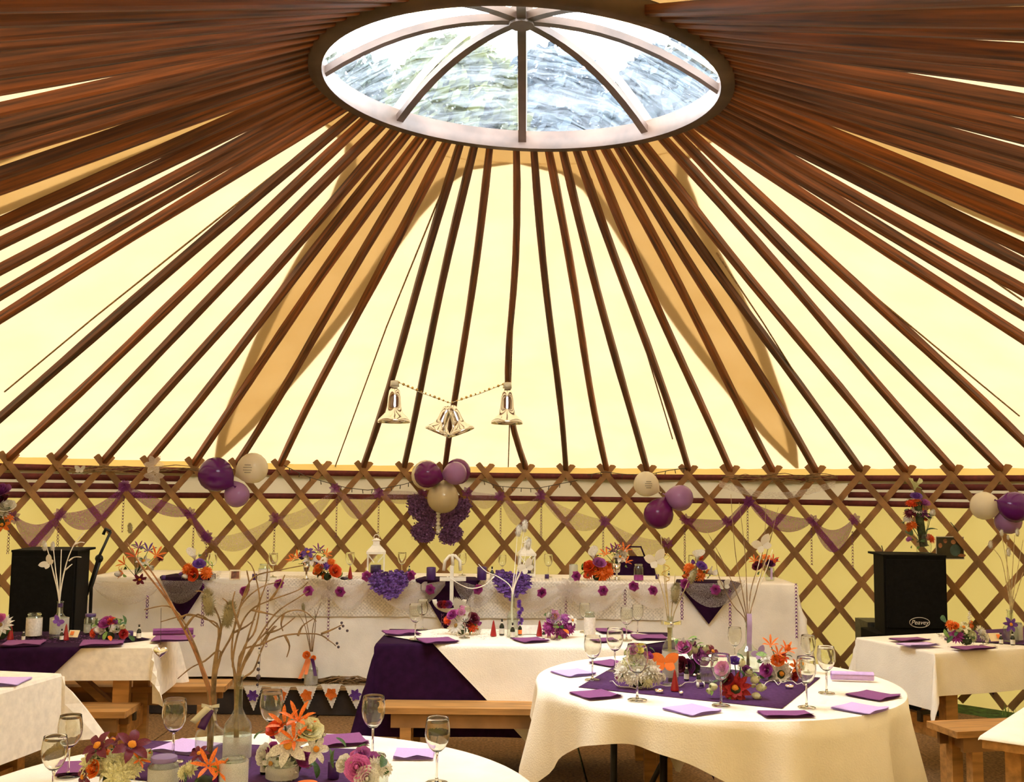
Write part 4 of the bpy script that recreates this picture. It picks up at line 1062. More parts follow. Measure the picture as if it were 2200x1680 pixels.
yL = 6.95; a, b = gy(10, 1400, yL), gy(158, 1187, yL); pL = Vector(((a.x+b.x)/2, yL+.2, .42))
stand('black case carrying the left loudspeaker', (pL.x, pL.y+.05, 0.0), .42)
speaker('tall black loudspeaker at the left behind the white bottle', pL, b.x-a.x, .40, b.z-.42, .10)
# microphone stand
yM = 7.40; P = gy(200, 1262, yM); t = thing('microphone_stand', 'black boom microphone stand beside the left loudspeaker', 'microphone stand', (P.x, yM, 0))
q0, q1, q2 = gy(213, 1200, yM) - t.location, gy(240, 1142, yM) - t.location, gy(196, 1262, yM) - t.location
MB().tube([(0, 0, .02), (q2.x, 0, q2.z), q0 + Vector((.01, 0, 0))], .012, 8).build('pole', 'black_metal', t)
MB().tube([q2 + Vector((-.02, -.02, -.05)), q0 + Vector((0, -.02, 0)), q1 + Vector((0, -.02, 0))], .010, 8).build('boom', 'black_metal', t)
MB().ell(q0, (.03, .025, .03), 8, 6).build('clutch', 'black_metal', t)
MB().tube([q1 + Vector((0, -.02, 0)), q1 + Vector((-.035, -.02, .02)), q1 + Vector((-.05, -.02, -.02))], .012, 8).build('clip', 'black_metal', t)
for k_ in range(3): MB().tube([(0, 0, .10), (.2*math.cos(k_*2.09+.5), .2*math.sin(k_*2.09+.5), .01)], .010, 6).build('leg', 'black_metal', t)
# flowers and photographs by the right loudspeaker
zt = pR.z + hR + .017; yv = yR+.18
v0 = gy(1985, 1190, yv); v0.z = zt
vt = bouquet('tall arrangement of orange purple and white flowers on the right loudspeaker', 0, 0, 0, v0,
             [('mum', 'deep_orange', 1958, 1083, 12), ('mum', 'orange', 1969, 1080, 11), ('rose', 'violet', 1968, 1069, 11), ('daisy', 'white', 1970, 1096, 12), ('mum', 'maroon', 1955, 1105, 13), ('mum', 'plum', 1981, 1104, 13), ('rose', 'mauve', 1985, 1083, 11), ('mum', 'white', 1950, 1117, 10), ('bud', 'white', 2001, 1106, 9),
              ('mum', 'orange', 1959, 1130, 12), ('mum', 'deep_orange', 1997, 1158, 12), ('leaf', 'green', 1995, 1118, 22), ('leaf', 'green', 1960, 1150, 26), ('leaf', 'green', 1990, 1140, 24), ('leaf', 'green', 1973, 1165, 26), ('calla', 'green_white', 1965, 1052, 14), ('leaf', 'lime', 1980, 1050, 14)], 16, pot=.06)
MB().lathe([(.0001, 0), (.05, 0), (.055, .05), (.045, .14), (.04, .14), (.0001, .02)], 14).build('vase', 'bottle_glass', vt)
MB().tube([(0, 0, .05), (-.02, 0, .2), (-.04, 0, .38)], .03, 7).build('stem_bundle', 'moss_dark', vt)
def photo(label, c0, c1, y, prints, rz=0, bowl=.0):
    a, b = gy(*c0, y), gy(*c1, y); w, h = b.x-a.x, a.z-b.z; t = thing('photograph', label, 'photograph', ((a.x+b.x)/2, y, b.z), rz, 'photographs pegged by the loudspeaker')
    MB().box((0, 0, h/2), (w, .003, h)).build('card', 'photo_back', t, smooth=False)
    MB().box((0, -.0025, h/2), (w*.95, .002, h*.93)).build('print', 'print_dark', t, smooth=False)
    for (u, v, ru, rv, m) in prints:
        MB().prism([(w*ru*math.cos(x), h*rv*math.sin(x)) for x in lin(0, 2*PI, 15)[:-1]], 0, .0008).build('print_figure', m, t, (w*(u-.5), -.0036, h*v), False, (PI/2, 0, 0))
    return t
yp = yR+.62
photo('large dark photograph of two people right of the loudspeaker', (2010, 1152), (2072, 1202), yp, [(.62, .76, .09, .10, 'print_skin'), (.68, .40, .19, .26, 'print_teal'), (.15, .6, .07, .11, 'print_skin'), (.33, .8, .07, .10, 'print_warm'), (.9, .18, .15, .07, 'print_skin')])
photo('small dark photograph, topmost left of the right loudspeaker', (1883, 1192), (1906, 1225), yp, [(.3, .35, .2, .18, 'print_warm'), (.75, .35, .2, .18, 'print_warm')])
photo('dark portrait photograph, second down left of the right loudspeaker', (1888, 1246), (1908, 1280), yp, [(.5, .75, .25, .16, 'print_skin'), (.5, .3, .4, .2, 'print_teal')])
photo('reddish photograph, lowest left of the right loudspeaker', (1887, 1285), (1909, 1318), yp, [(.5, .6, .42, .35, 'print_warm'), (.4, .7, .2, .2, 'print_skin')], .05)
for a_, b_, lab in (((1894, 1172), (1894, 1193), 'short cord holding the photographs left of the right loudspeaker'), ((2042, 1122), (2062, 1153), 'black strap holding the large photograph')):
    P0, P1 = gy(*a_, yp), gy(*b_, yp); tag(MB().tube([Vector((0, 0, 0)), (P1-P0)*.5 + Vector((.01, 0, 0)), P1-P0], .004, 5).build('hanging_cord', 'wire_dark', None, P0), lab, 'cord')

# crystal strand hanging from the lattice right of the left loudspeaker
P0, P1 = gy(166, 1168, latt(166, 4.88)), gy(165, 1236, latt(166, 4.88)); t = thing('crystal_strand', 'clear crystal bead strand hanging right of the left loudspeaker', 'ornament', P0)
MB().tube([Vector((0, 0, 0)), P1-P0], .0012, 4).build('thread', 'wire_white', t)
for u in (.1, .2, .28, .62, .74, .82, .9, .97): MB().ell((P1-P0)*u, (.010, .010, .014), 7, 5).build('bead', 'clear_glass', t)
# ------------------------------------------------------------------ on and around the head table
HZ = HT + .004
HZ2 = HT + .009
GH = 'wine glasses on the head table'
for px, py, h, lab in ((586, 1240, 50, 'empty wine glass beside the milk bottle on the head table'), (751, 1238, 50, 'empty wine glass between orange bouquet and left lantern'), (863, 1236, 48, 'empty wine glass just right of the left lantern'), (993, 1236, 46, 'empty wine glass behind the white anchor'),
                       (1079, 1238, 44, 'empty wine glass left of the right lantern'), (1178, 1240, 48, 'empty wine glass right of the right lantern'), (1326, 1242, 40, 'short wine glass behind the orange bouquet right of centre'), (1488, 1240, 46, 'empty wine glass behind the far right orange bouquet'), (455, 1240, 50, 'empty wine glass beside the second bouquet from the left')):
    wine_glass(px, py, HZ, h, lab, GH)
def hf(px, py, w=None): return gy(px, py, ST_Y - .005)
# bouquets
bouquet('spiky orange and purple arrangement at the left end of the head table', 290, 1244, HZ, None, [('spike', 'orange', 268, 1212, 15), ('spike', 'deep_orange', 290, 1196, 17), ('lily', 'white', 308, 1208, 15), ('spike', 'orange', 335, 1194, 18), ('spike', 'purple', 318, 1184, 16), ('spike', 'plum', 298, 1178, 14), ('spike', 'orange', 265, 1232, 12), ('leaf', 'green', 300, 1215, 18), ('lily', 'maroon', 300, 1243, 13)], 5, pot=.02)
bouquet('round bouquet of orange gerberas with a calla, second from the left on the head table', 420, 1246, HZ2, None, [('mum', 'orange', 404, 1223, 14), ('rose', 'deep_orange', 417, 1234, 13), ('mum', 'orange', 442, 1230, 14), ('rose', 'violet', 428, 1214, 12), ('calla', 'white', 419, 1203, 13), ('leaf', 'green', 398, 1238, 16), ('leaf', 'green', 436, 1240, 16), ('bud', 'white', 402, 1238, 8), ('leaf', 'lime', 450, 1215, 16)], 9)
gb = gz(658, 1244, HZ)
gt = bouquet('silver goblet of spiky orange and purple lilies on the head table', 0, 0, 0, gb, [('spike', 'orange', 640, 1200, 16), ('spike', 'orange', 628, 1204, 12), ('lily', 'white', 668, 1204, 17), ('lily', 'purple', 662, 1190, 16), ('spike', 'plum', 684, 1184, 14), ('spike', 'orange', 700, 1192, 12), ('leaf', 'green', 648, 1212, 15)], 4, pot=.10)
MB().lathe([(.0001, 0), (.028, 0), (.008, .012), (.007, .05), (.022, .06), (.03, .12), (.027, .12), (.02, .066), (.0001, .06)], 16).build('goblet', 'silver', gt)
bouquet('round orange and purple bouquet beside the goblet', 704, 1247, HZ, None, [('rose', 'orange', 687, 1224, 12), ('mum', 'violet', 703, 1217, 12), ('rose', 'deep_orange', 718, 1228, 13), ('daisy', 'white', 694, 1205, 10), ('leaf', 'green', 700, 1236, 18), ('leaf', 'green', 716, 1238, 16), ('leaf', 'green', 690, 1236, 15), ('mum', 'orange', 712, 1208, 9)], 10)
bouquet('large bouquet of orange flowers with purple freesia right of centre', 1285, 1247, HZ, None, [('mum', 'deep_orange', 1268, 1230, 14), ('mum', 'orange', 1292, 1234, 17), ('mum', 'orange', 1306, 1228, 14), ('rose', 'deep_orange', 1266, 1218, 12), ('rose', 'mauve', 1287, 1212, 13), ('calla', 'white', 1275, 1200, 12), ('leaf', 'green', 1258, 1225, 18), ('leaf', 'green', 1262, 1240, 18), ('leaf', 'lime', 1300, 1210, 18), ('rose', 'orange', 1280, 1226, 12)], 10)
gb = gz(1325, 1246, HZ)
gt = bouquet('silver goblet of orange and plum spider lilies right of centre', 0, 0, 0, gb, [('spike', 'orange', 1303, 1192, 15), ('spike', 'plum', 1318, 1186, 16), ('spike', 'orange', 1340, 1184, 16), ('lily', 'white', 1332, 1200, 15), ('spike', 'orange', 1344, 1208, 13), ('spike', 'maroon', 1326, 1180, 13)], 4, pot=.10)
MB().lathe([(.0001, 0), (.028, 0), (.008, .012), (.007, .05), (.022, .06), (.03, .12), (.027, .12), (.02, .066), (.0001, .06)], 16).build('goblet', 'silver', gt)
bouquet('orange bouquet with white calla near the right end of the head table', 1495, 1248, HZ2, None, [('mum', 'orange', 1481, 1222, 13), ('mum', 'orange', 1502, 1236, 14), ('mum', 'deep_orange', 1484, 1236, 12), ('rose', 'violet', 1506, 1218, 11), ('calla', 'white', 1518, 1232, 12), ('calla', 'white', 1498, 1203, 12), ('leaf', 'green', 1524, 1238, 15), ('leaf', 'green', 1474, 1240, 13)], 8)
gb = gz(1654, 1247, HZ)
gt = bouquet('jar of orange and maroon flowers with ribbon at the right end of the head table', 0, 0, 0, gb, [('spike', 'orange', 1622, 1206, 12), ('spike', 'deep_orange', 1660, 1206, 13), ('rose', 'plum', 1652, 1212, 11), ('rose', 'maroon', 1628, 1218, 10), ('lily', 'orange', 1645, 1200, 12)], 4, pot=.08)
MB().lathe(shell([(.03, 0), (.034, .006), (.034, .09), (.028, .1), (.028, .12)]), 16).build('jar', 'bottle_glass', gt)
MB().grid(lambda t, v: (.004 + v*.008, -.037 - .004*math.sin(5*t), .10 - .09*t), lin(0, 1, 6), [-1, 1]).build('ribbon', 'ribbon_lilac', gt)
# lanterns
def lantern(label, px, py, w_px, h_px):
    p = gz(px, py, HZ); k = ppm(p.y); w, h = w_px/k, h_px/k; t = thing('lantern', label, 'lantern', p, .12, 'white lanterns')
    MB().box((0, 0, .012), (w, w, .024)).build('base', 'white_paint', t, smooth=False)
    hb = h*.68
    for sx in (-1, 1):
        for sy in (-1, 1): MB().box((sx*w*.45, sy*w*.45, hb/2), (.011, .011, hb)).build('corner_post', 'white_paint', t, smooth=False)
        MB().bar((sx*w*.45, -w*.45, hb*.95), (sx*w*.10, -w*.45, hb*.62), .008, .006, (0, 1, 0)).build('lattice_bar', 'white_paint', t, smooth=False)
    MB().lathe([(.0001, hb-.005), (w*.76, hb-.005), (w*.76, hb+.012), (w*.34, hb+.055), (w*.34, hb+.06), (.0001, hb+.06)], 4).build('roof', 'white_paint', t, smooth=False, rot=(0, 0, PI/4))
    MB().lathe([(w*.26, hb+.055), (w*.26, hb+.09), (w*.36, hb+.095), (.0001, hb+.115)], 4).build('chimney', 'white_paint', t, smooth=False, rot=(0, 0, PI/4))
    MB().tube([(.02*math.cos(a), 0, hb+.118+.02*math.sin(a)) for a in lin(0, 2*PI, 15)[:-1]], .003, 5, True).build('ring', 'white_paint', t)
    MB().lathe([(.0001, .024), (w*.3, .024), (w*.3, .085), (.0001, .085)], 16).build('candle', 'wax_purple', t)
    for sx, sy, rz in ((0, -.44, 0), (0, .44, 0), (-.44, 0, PI/2), (.44, 0, PI/2)): MB().box((0, 0, 0), (w*.86, .002, hb-.05), rz).build('pane', 'clear_glass', t, (sx*w, sy*w, hb/2+.01), False)
    return t
lantern('white lantern with purple candle, left of the anchor', 807, 1238, 38, 72)
lantern('white lantern behind the teasel bottle, right of the anchor', 1131, 1238, 34, 66)
# candles, bottles, jars
for px, py, h, w, lab in ((351, 1245, 9, 9, 'small purple votive at the left end of the head table'), (547, 1246, 13, 11, 'small purple votive left of the milk bottle'), (926, 1246, 27, 20, 'tall purple candle left of the anchor'), (1035, 1246, 28, 20, 'tall purple candle right of the anchor'), (1175, 1243, 9, 9, 'small purple votive right of the right lantern'), (1412, 1244, 10, 8, 'small purple votive beside the jar right of centre')):
    candle(px, py, HZ2, h, w, lab)
mini_bottle(879, 1238, HZ, 22, 'tiny dark bottle right of the left lantern'); mini_bottle(1057, 1246, HZ, 28, 'tiny dark bottle right of the tall purple candle'); mini_bottle(1437, 1242, HZ, 15, 'tiny dark bottle left of the far right bouquet on the head table')
cone(752, 1243, HZ, 27, 'red cone favour beside the glass left of the left lantern')
jar(567, 1248, HZ, 36, 24, 'milk bottle shaped jar with white sand on the head table', .7, 'sand')
jar(1372, 1248, HZ, 36, 20, 'clear jar with purple contents right of centre on the head table', .35, 'petal_magenta')
jar(1232, 1246, HZ, 34, 18, 'tall frosted jar behind the grey bow on the head table', .95, 'frost')
p = gz(505, 1246, HZ); t = thing('picture_frame', 'small silver picture frame on the head table', 'picture frame', p, .15); k = ppm(p.y)
MB().box((0, 0, .036), (.075, .010, .072), rx=-.2).build('frame', 'silver', t, smooth=False); MB().box((0, -.0075, .036), (.055, .003, .052), rx=-.2).build('print', 'print_warm', t, smooth=False)
p = gz(740, 1246, HZ); tag(MB().ell((0, 0, .012), (.032, .022, .012), 12, 6, .08).build('stone', 'bead_dark', None, p), 'dark round stone beside the orange bouquet on the head table', 'stone')
p = gz(1372, 1238, HZ) + Vector((0, .34, -.22)); t = thing('handbag', 'dark purple bag standing behind the head table right of centre', 'bag', (p.x, p.y, ST_Z))
hh = gy(1370, 1196, p.y).z - ST_Z
MB().grid(lambda a, z: ((.21 - .06*max(0, z-.5)**2*4)*math.cos(a), .09*math.sin(a), z*hh), lin(0, 2*PI, 21), lin(0, 1, 8)).build('body', 'purple_cloth', t); MB().tube([(-.1, 0, hh-.02), (-.06, 0, hh+.08), (.06, 0, hh+.08), (.1, 0, hh-.02)], .008, 6).build('handle', 'purple_cloth', t)
# hearts of ruffled petals
def heart(label, px, py, w_px, h_px, rot, n):
    p = gy(px, py, ST_Y-.10); k = ppm(p.y); t = thing('petal_heart', label, 'decoration', p, 0, 'ruffled petal hearts'); q = random.Random(int(px))
    def inside(x, z): 
        X, Z = x*1.15, z*1.1+.12; return (X*X + Z*Z - .75)**3 - 1.3*X*X*Z**3 < 0
    m = MB(); pile(m, q, n, .26, inside, .35); R_ = Matrix.Rotation(rot, 3, 'Y')
    m.v = [tuple(R_ @ Vector((x*w_px/k/1.9, y_*.08, z*h_px/k/1.95))) for x, y_, z in m.v]
    cv = [(16*math.sin(a)**3/17, (13*math.cos(a) - 5*math.cos(2*a) - 2*math.cos(3*a) - math.cos(4*a))/17 + .1) for a in lin(0, 2*PI, 31)[:-1]]
    b = MB(); b.prism([(x*w_px/k*.44, z*h_px/k*.44) for x, z in reversed(cv)], -.008, .008); b.v = [tuple(R_ @ Vector((x, -z, y_))) for x, y_, z in b.v]
    b.build('backing', 'fur_violet', t, smooth=False); m.build('petals', 'fur_violet', t, smooth=False)
heart('violet ruffled heart on the table edge left of the anchor', 838, 1257, 84, 62, -.12, 1000)
heart('violet ruffled heart on the table edge behind the white branch', 1099, 1258, 80, 60, .1, 1000)
# anchor
p = gy(968, 1312, ST_Y-.13); k = ppm(p.y); t = thing('anchor_ornament', 'white wooden anchor with rope ring on the front of the head table', 'ornament', p)
def ap(px, py): return gy(px, py, ST_Y-.13) - p
MB().bar(ap(971, 1215), ap(970, 1300), .026, .03, (0, 1, 0)).build('shank', 'white_paint', t, smooth=False)
MB().bar(ap(945, 1244), ap(1001, 1244), .026, .035, (0, 1, 0)).build('stock', 'white_paint', t, smooth=False)
mb = MB(); mb.tube([ap(953, 1226), ap(956, 1205), ap(966, 1194), ap(978, 1194), ap(988, 1205), ap(989, 1226)], .012, 7).tube([ap(971, 1190), ap(973, 1215)], .012, 7); mb.build('rope_ring', 'tulle_white' if 0 else 'white_paint', t)
mb = MB()
def arm(u, v):
    a = PI*(1 + u); x, z = 966 + 36*math.cos(a)*(1 - .0*v), 1285 - (32*math.sin(a))*1.0
    return ap(966 + (37-9*v)*math.cos(a), 1286 - (30-9*v)*math.sin(a)) + Vector((0, -.012, 0))
mb.grid(arm, lin(.02, .98, 19), [0, 1]); mb.build('flukes', 'white_paint', t, thick=.02)
for j in range(3): bloom(t, 'rose', ('maroon', 'red', 'plum')[j], ap(948 + 8*j, 1298) + Vector((0, -.03, 0)), .03, (0, -1, .3))
mb = MB()
for i in range(8): petal(mb, -.5 + i*.13, 1.0, .12, .1, 0, n=4)
put('feather', mb.mesh('feather', 'feather'), t, ap(978, 1310) + Vector((0, -.03, 0)), face((0, -1, .2), 1.2), 0, .09)
# magenta cloth roses pinned along the edge
for px, py, lab in ((526, 1270, 'left of the milk bottle'), (600, 1255, 'paired above the first lace streamer'), (663, 1270, 'under the goblet of lilies'), (731, 1271, 'below the round orange bouquet'), (788, 1238, 'touching the left violet heart'), (884, 1237, 'right of the left violet heart'), (1026, 1266, 'left of the white branch'),
                    (1163, 1273, 'right of the right violet heart'), (1237, 1238, 'beside the grey bow'), (1295, 1269, 'below the large orange bouquet'), (1362, 1259, 'below the clear jar'), (1402, 1269, 'left of the tall dried grasses'), (1470, 1254, 'under the far right bouquet'), (1537, 1267, 'on the right purple point'), (925, 1266, 'on the centre purple point')):
    yy = ST_Y - .10; c = gy(px, py, yy); t = thing('cloth_rose', 'magenta cloth rose on the head table edge ' + lab, 'cloth flower', c, 0, 'magenta cloth roses')
    bloom(t, 'ruffle', 'magenta', (0, 0, 0), .046, (rnd.uniform(-.6, .6), -1, rnd.uniform(-.2, .6)))
    MB().tube([(0, .005, 0), (.002, .09, -.004)], .002, 4).build('pin', 'wire_white', t)
# gauze swags along the edge
for i, (pts, sag, m, lab) in enumerate((
    ([(196, 1252), (168, 1300)], 4, 'tulle_grey', 'grey gauze falling at the left end of the head table'), ([(200, 1252), (345, 1256)], 26, 'tulle_white', 'white gauze swag at the left end of the head table'), ([(345, 1252), (437, 1250)], 26, 'tulle_grey', 'grey gauze swag over the left purple point'), ([(437, 1250), (575, 1258)], 34, 'tulle_white', 'white gauze swag under the picture frame'), ([(575, 1256), (706, 1262)], 36, 'tulle_white', 'white gauze swag under the goblet'),
    ([(706, 1262), (800, 1252)], 34, 'tulle_white', 'white gauze swag left of the left heart'), ([(800, 1252), (957, 1252)], 38, 'tulle_white', 'white gauze swag under the left heart'), ([(975, 1250), (1060, 1272)], 24, 'tulle_grey', 'grey gauze swag right of the anchor'), ([(1060, 1258), (1215, 1262)], 36, 'tulle_white', 'white gauze swag under the right heart'),
    ([(1215, 1262), (1344, 1258)], 34, 'tulle_white', 'white gauze swag under the large orange bouquet'), ([(1344, 1258), (1466, 1256)], 30, 'tulle_white', 'white gauze swag under the clear jar'), ([(1466, 1256), (1600, 1250)], 32, 'tulle_grey', 'grey gauze swag over the right purple point'))):
    swag(lab, pts, ST_Y-.05-.004*(i % 2), 40, sag, m, 'gauze swags on the head table edge', False, 'table_swag')
# purple tinsel strands
for px, y0, y1, m, lab in ((197, 1243, 1325, 'tinsel', 'at the left corner'), (318, 1262, 1330, 'tinsel', 'left of the left purple point'), (438, 1252, 1345, 'tinsel', 'right of the left purple point'), (576, 1258, 1390, 'streamer', 'at the edge of the lace'), (707, 1280, 1378, 'streamer', 'below the orange bouquet on the lace'), (951, 1318, 1348, 'streamer', 'below the anchor'),
                           (1216, 1272, 1345, 'streamer', 'below the grey bow'), (1343, 1264, 1310, 'streamer', 'between the clear jar and the orange bouquet'), (1465, 1258, 1332, 'tinsel', 'left of the right purple point'), (1568, 1250, 1345, 'tinsel', 'right of the right purple point'), (1710, 1252, 1372, 'tinsel', 'at the right corner')):
    yy = ST_Y - .065 if 300 < px < 1600 else ST_Y - .03
    streamer('glittery purple strand on the head table cloth ' + lab, px, y0, y1, yy, m, 'purple strands on the head table', .012)
# grey gauze bows
for px, py, lab in ((708, 1262, 'grey gauze bow below the round orange bouquet'), (1222, 1268, 'grey gauze bow below the frosted jar')):
    c = gy(px, py, ST_Y-.08); t = thing('gauze_bow', lab, 'bow', c, 0, 'grey gauze bows'); mb = MB()
    for j in range(9): petal(mb, j*.7, 1.0, .28, .35, -.2, .04, n=5)
    put('loops', mb.mesh('loops', 'tulle_grey'), t, (0, 0, 0), face((0, -1, .2)), 0, .10); MB().ell((0, -.02, 0), .014, 8, 5).build('knot', 'tulle_grey', t)
# butterflies on the table edge
for px, py, s, m, lab in ((463, 1238, .05, 'tulle_grey', 'sheer grey butterfly beside the second bouquet on the head table'), (905, 1262, .055, 'tulle_white', 'sheer white butterfly on the centre purple point'), (1555, 1258, .06, 'teasel_white', 'pale green butterfly on the right purple point')):
    c = gy(px, py, ST_Y-.09); t = thing('butterfly_ornament', lab, 'ornament', c, 0, 'butterflies on the table edge'); butterfly(t, (0, 0, 0), s, m, (.2, -1, .3), .3, 'wings'); MB().tube([(0, -.004, -s*.4), (0, -.01, s*.4)], .0025, 5).build('body', 'wire_dark', t)
# on the stage: bottle with orange ribbon, twig bundle, bunting
p = gz(668, 1466, ST_Z); p.y = SF+.06; p.x = gy(668, 1466, p.y).x; p.z = ST_Z; k = ppm(p.y)
t = thing('milk_bottle', 'lace wrapped bottle with orange and purple ribbons on the stage edge', 'bottle', p)
MB().lathe(shell(bottle_prof(.21, .048, .3, .5, .15)), 20).build('body', 'bottle_glass', t); MB().lathe([(.0487, .015), (.0487, .11)], 20).build('lace_wrap', 'frost', t)
bloom(t, 'rose', 'orange', (-.03, -.03, .22), .03, (0, -1, .4)); bloom(t, 'rose', 'orange', (.02, -.03, .2), .02, (0, -1, .4))
for dx, m, L_ in ((-.05, 'wax_orange', .14), (.03, 'ribbon_purple', .12), (-.02, 'wax_orange', .11)): MB().grid(lambda a, v: (dx*(.4+1.0*a) + v*.012, -.052 + .01*math.sin(4*a), .2 - L_*a), lin(0, 1, 7), [-1, 1]).build('ribbon', m, t)
twigs(t, p, p.y, [[(668, 1400), (663, 1360), (654, 1312), (650, 1300)], [(670, 1400), (672, 1350), (684, 1310), (690, 1294)], [(671, 1400), (678, 1340), (676, 1310)], [(667, 1400), (655, 1345), (640, 1318)]], 'twig', .004, .0015)
teasel(t, gy(652, 1312, p.y) - p, (-.1, 0, 1), .05)
p = gz(750, 1464, ST_Z) ; t = thing('twig_bundle', 'bundle of bent brown twigs lying on the stage edge', 'twigs', (gy(745, 1462, SF+.07).x, SF+.07, ST_Z)); q = random.Random(5)
for i in range(16):
    a, b = q.uniform(-.30, -.0), q.uniform(.05, .16); z0, z1 = q.uniform(.008, .03), q.uniform(.01, .07)
    MB().tube([(a, q.uniform(-.02, .03), z0), (a*.4, q.uniform(-.03, .03), z0+q.uniform(.0, .05)), (b*.5, q.uniform(-.03, .03), z1), (b, q.uniform(-.02, .03), q.uniform(.01, .05))], [.005, .0045, .004, .002], 5).build('twig', 'twig', t)
pb = gy(540, 1470, SF); bn = thing('bunting', 'string of pinked white flags with felt flowers along the stage front', 'bunting', (pb.x, SF-.02, ST_Z-.02))
xs = []
for i, (x0, x1, y0, y1, col, kd) in enumerate(((523, 562, 1474, 1527, 'purple', 0), (582, 623, 1476, 1520, 'orange', 1), (636, 680, 1475, 1524, 'orange', 1), (690, 732, 1471, 1522, 'orange', 1), (741, 785, 1474, 1523, 'purple', 0), (800, 842, 1474, 1522, 'orange', 1))):
    A, B_, C_ = [gy(x, y, SF-.025) - bn.location for x, y in ((x0, y0), (x1, y0), ((x0+x1)/2+2, y1))]
    pts = []
    for P0, P1 in ((A, C_), (C_, B_), (B_, A)):
        nn = 18
        for j in range(nn): pts.append(P0.lerp(P1, j/nn) + (Vector((0, 0, 0)) if j % 2 == 0 else (P0.lerp(P1, j/nn) - (A+B_+C_)/3).normalized()*.007))
    mb = MB(); mb.add([(v.x, -.002, v.z) for v in pts] + [(v.x, .002, v.z) for v in pts], [tuple(range(len(pts))), tuple(range(2*len(pts)-1, len(pts)-1, -1))])
    f = mb.build('flag', 'label_paper', bn, smooth=False); fm = MB(); c = (A+B_)*.5*.62 + C_*.38
    for j in range(6 if kd == 0 else 5): petal(fm, j*2*PI/(6 if kd == 0 else 5), 1.0, .3 if kd == 0 else .42, .2, -.1, .0, n=4)
    put('felt_flower', fm.mesh('felt_flower', 'petal_'+col), f, Vector((c.x, -.006, c.z)), face((0, -1, 0), .3*i), 0, .046); xs += [A, B_]
MB().tube([v + Vector((0, .004, .002)) for v in xs] + [xs[-1] + Vector((1.2, 0, 0))], .003, 5).build('string', 'ribbon_cream', bn)
# ------------------------------------------------------------------ on the guests' tables
TZ = T + .003; TF = T + .006
# ---- right round table
GR = 'wine glasses on the right round table'
for px, py, h, lab in ((1273, 1461, 92, 'wine glass nearest the left rim of the right round table'), (1321, 1443, 90, 'wine glass behind the left one on the right round table, before the purple drop'), (1369, 1504, 115, 'wine glass in front of the white bouquet on the right round table'), (1549, 1516, 106, 'wine glass in front of the red dahlia on the right round table'),
                       (1579, 1425, 74, 'wine glass at the back beside the tall clear bottle'), (1737, 1446, 78, 'wine glass at the back right against the lattice'), (1776, 1489, 96, 'wine glass at the right of the right round table by the lilac roll'), (1733, 1520, 104, 'wine glass in front of the white dahlia bouquet')):
    wine_glass(px, py, TZ, h, lab, GR)
for px, py, w, rz, col, lab, ro in ((1232, 1447, .165, .55, 'lilac', 'lilac napkin at the left rim of the right round table', 0), (1312, 1426, .16, .7, 'plum', 'plum napkin at the back left of the right round table', 0), (1281, 1494, .17, .5, 'plum', 'plum napkin at the front left of the right round table', 0), (1487, 1527, .17, .62, 'lilac', 'lilac napkin at the front of the right round table', 0),
                                    (1689, 1536, .20, .12, 'plum', 'plum napkin at the front right of the right round table', 0), (1848, 1524, .17, .75, 'lilac', 'lilac napkin at the right rim of the right round table', 0), (1876, 1496, .17, .68, 'plum', 'plum napkin at the far right of the right round table', 0), (1831, 1463, .19, -.12, 'lilac', 'rolled lilac napkin at the back right of the right round table', 1)):
    napkin(px, py, TZ, w, rz, col, lab, None if 'front right' not in lab else .11, ro)
bouquet('domed bouquet of white hydrangea on the right round table', 1372, 1478, TF, None, [('mum', 'white', 1342, 1440, 22), ('mum', 'white', 1398, 1440, 24), ('rose', 'white', 1376, 1425, 16), ('rose', 'white', 1362, 1420, 15), ('mum', 'cream', 1350, 1425, 15), ('rose', 'magenta', 1358, 1400, 11), ('rose', 'yellow', 1374, 1398, 10), ('mum', 'mauve', 1365, 1424, 12), ('rose', 'magenta', 1393, 1410, 9), ('lily', 'white', 1376, 1462, 18), ('mum', 'white', 1334, 1452, 14), ('mum', 'white', 1408, 1455, 16), ('bud', 'green_white', 1347, 1405, 8), ('mum', 'white', 1371, 1448, 20, -.02), ('mum', 'white', 1356, 1458, 15, -.02), ('mum', 'cream', 1390, 1462, 15, -.02)], 5, leafcol='green')
bouquet('bouquet of pink roses and white buds at the back of the right round table', 1492, 1450, TF, None, [('rose', 'pink', 1470, 1394, 15), ('rose', 'mauve', 1503, 1416, 17), ('bud', 'cream', 1492, 1400, 11), ('bud', 'white', 1488, 1383, 9), ('bud', 'cream', 1512, 1398, 11), ('bud', 'green_white', 1482, 1404, 10), ('lily', 'maroon', 1528, 1402, 17), ('leaf', 'lime', 1505, 1388, 16), ('leaf', 'lime', 1497, 1385, 14), ('rose', 'maroon', 1465, 1428, 15), ('bud', 'plum', 1490, 1385, 8), ('bud', 'white', 1470, 1378, 7), ('rose', 'plum', 1480, 1432, 14)], 8)
bouquet('bouquet with dark red dahlia and cream buds on the right round table', 1585, 1500, TF, None, [('dahlia', 'red', 1580, 1478, 29), ('bud', 'cream', 1618, 1462, 12), ('bud', 'cream', 1630, 1478, 12), ('bud', 'cream', 1620, 1494, 11), ('bud', 'cream', 1536, 1476, 12), ('bud', 'cream', 1528, 1484, 10), ('rose', 'pink', 1553, 1440, 16), ('bud', 'cream', 1592, 1428, 11), ('rose', 'purple', 1578, 1422, 11), ('bud', 'green_white', 1606, 1448, 11), ('rose', 'plum', 1604, 1442, 11), ('leaf', 'lime', 1612, 1446, 16), ('leaf', 'green', 1598, 1452, 18), ('leaf', 'green', 1548, 1462, 16), ('rose', 'maroon', 1563, 1460, 13)], 8)
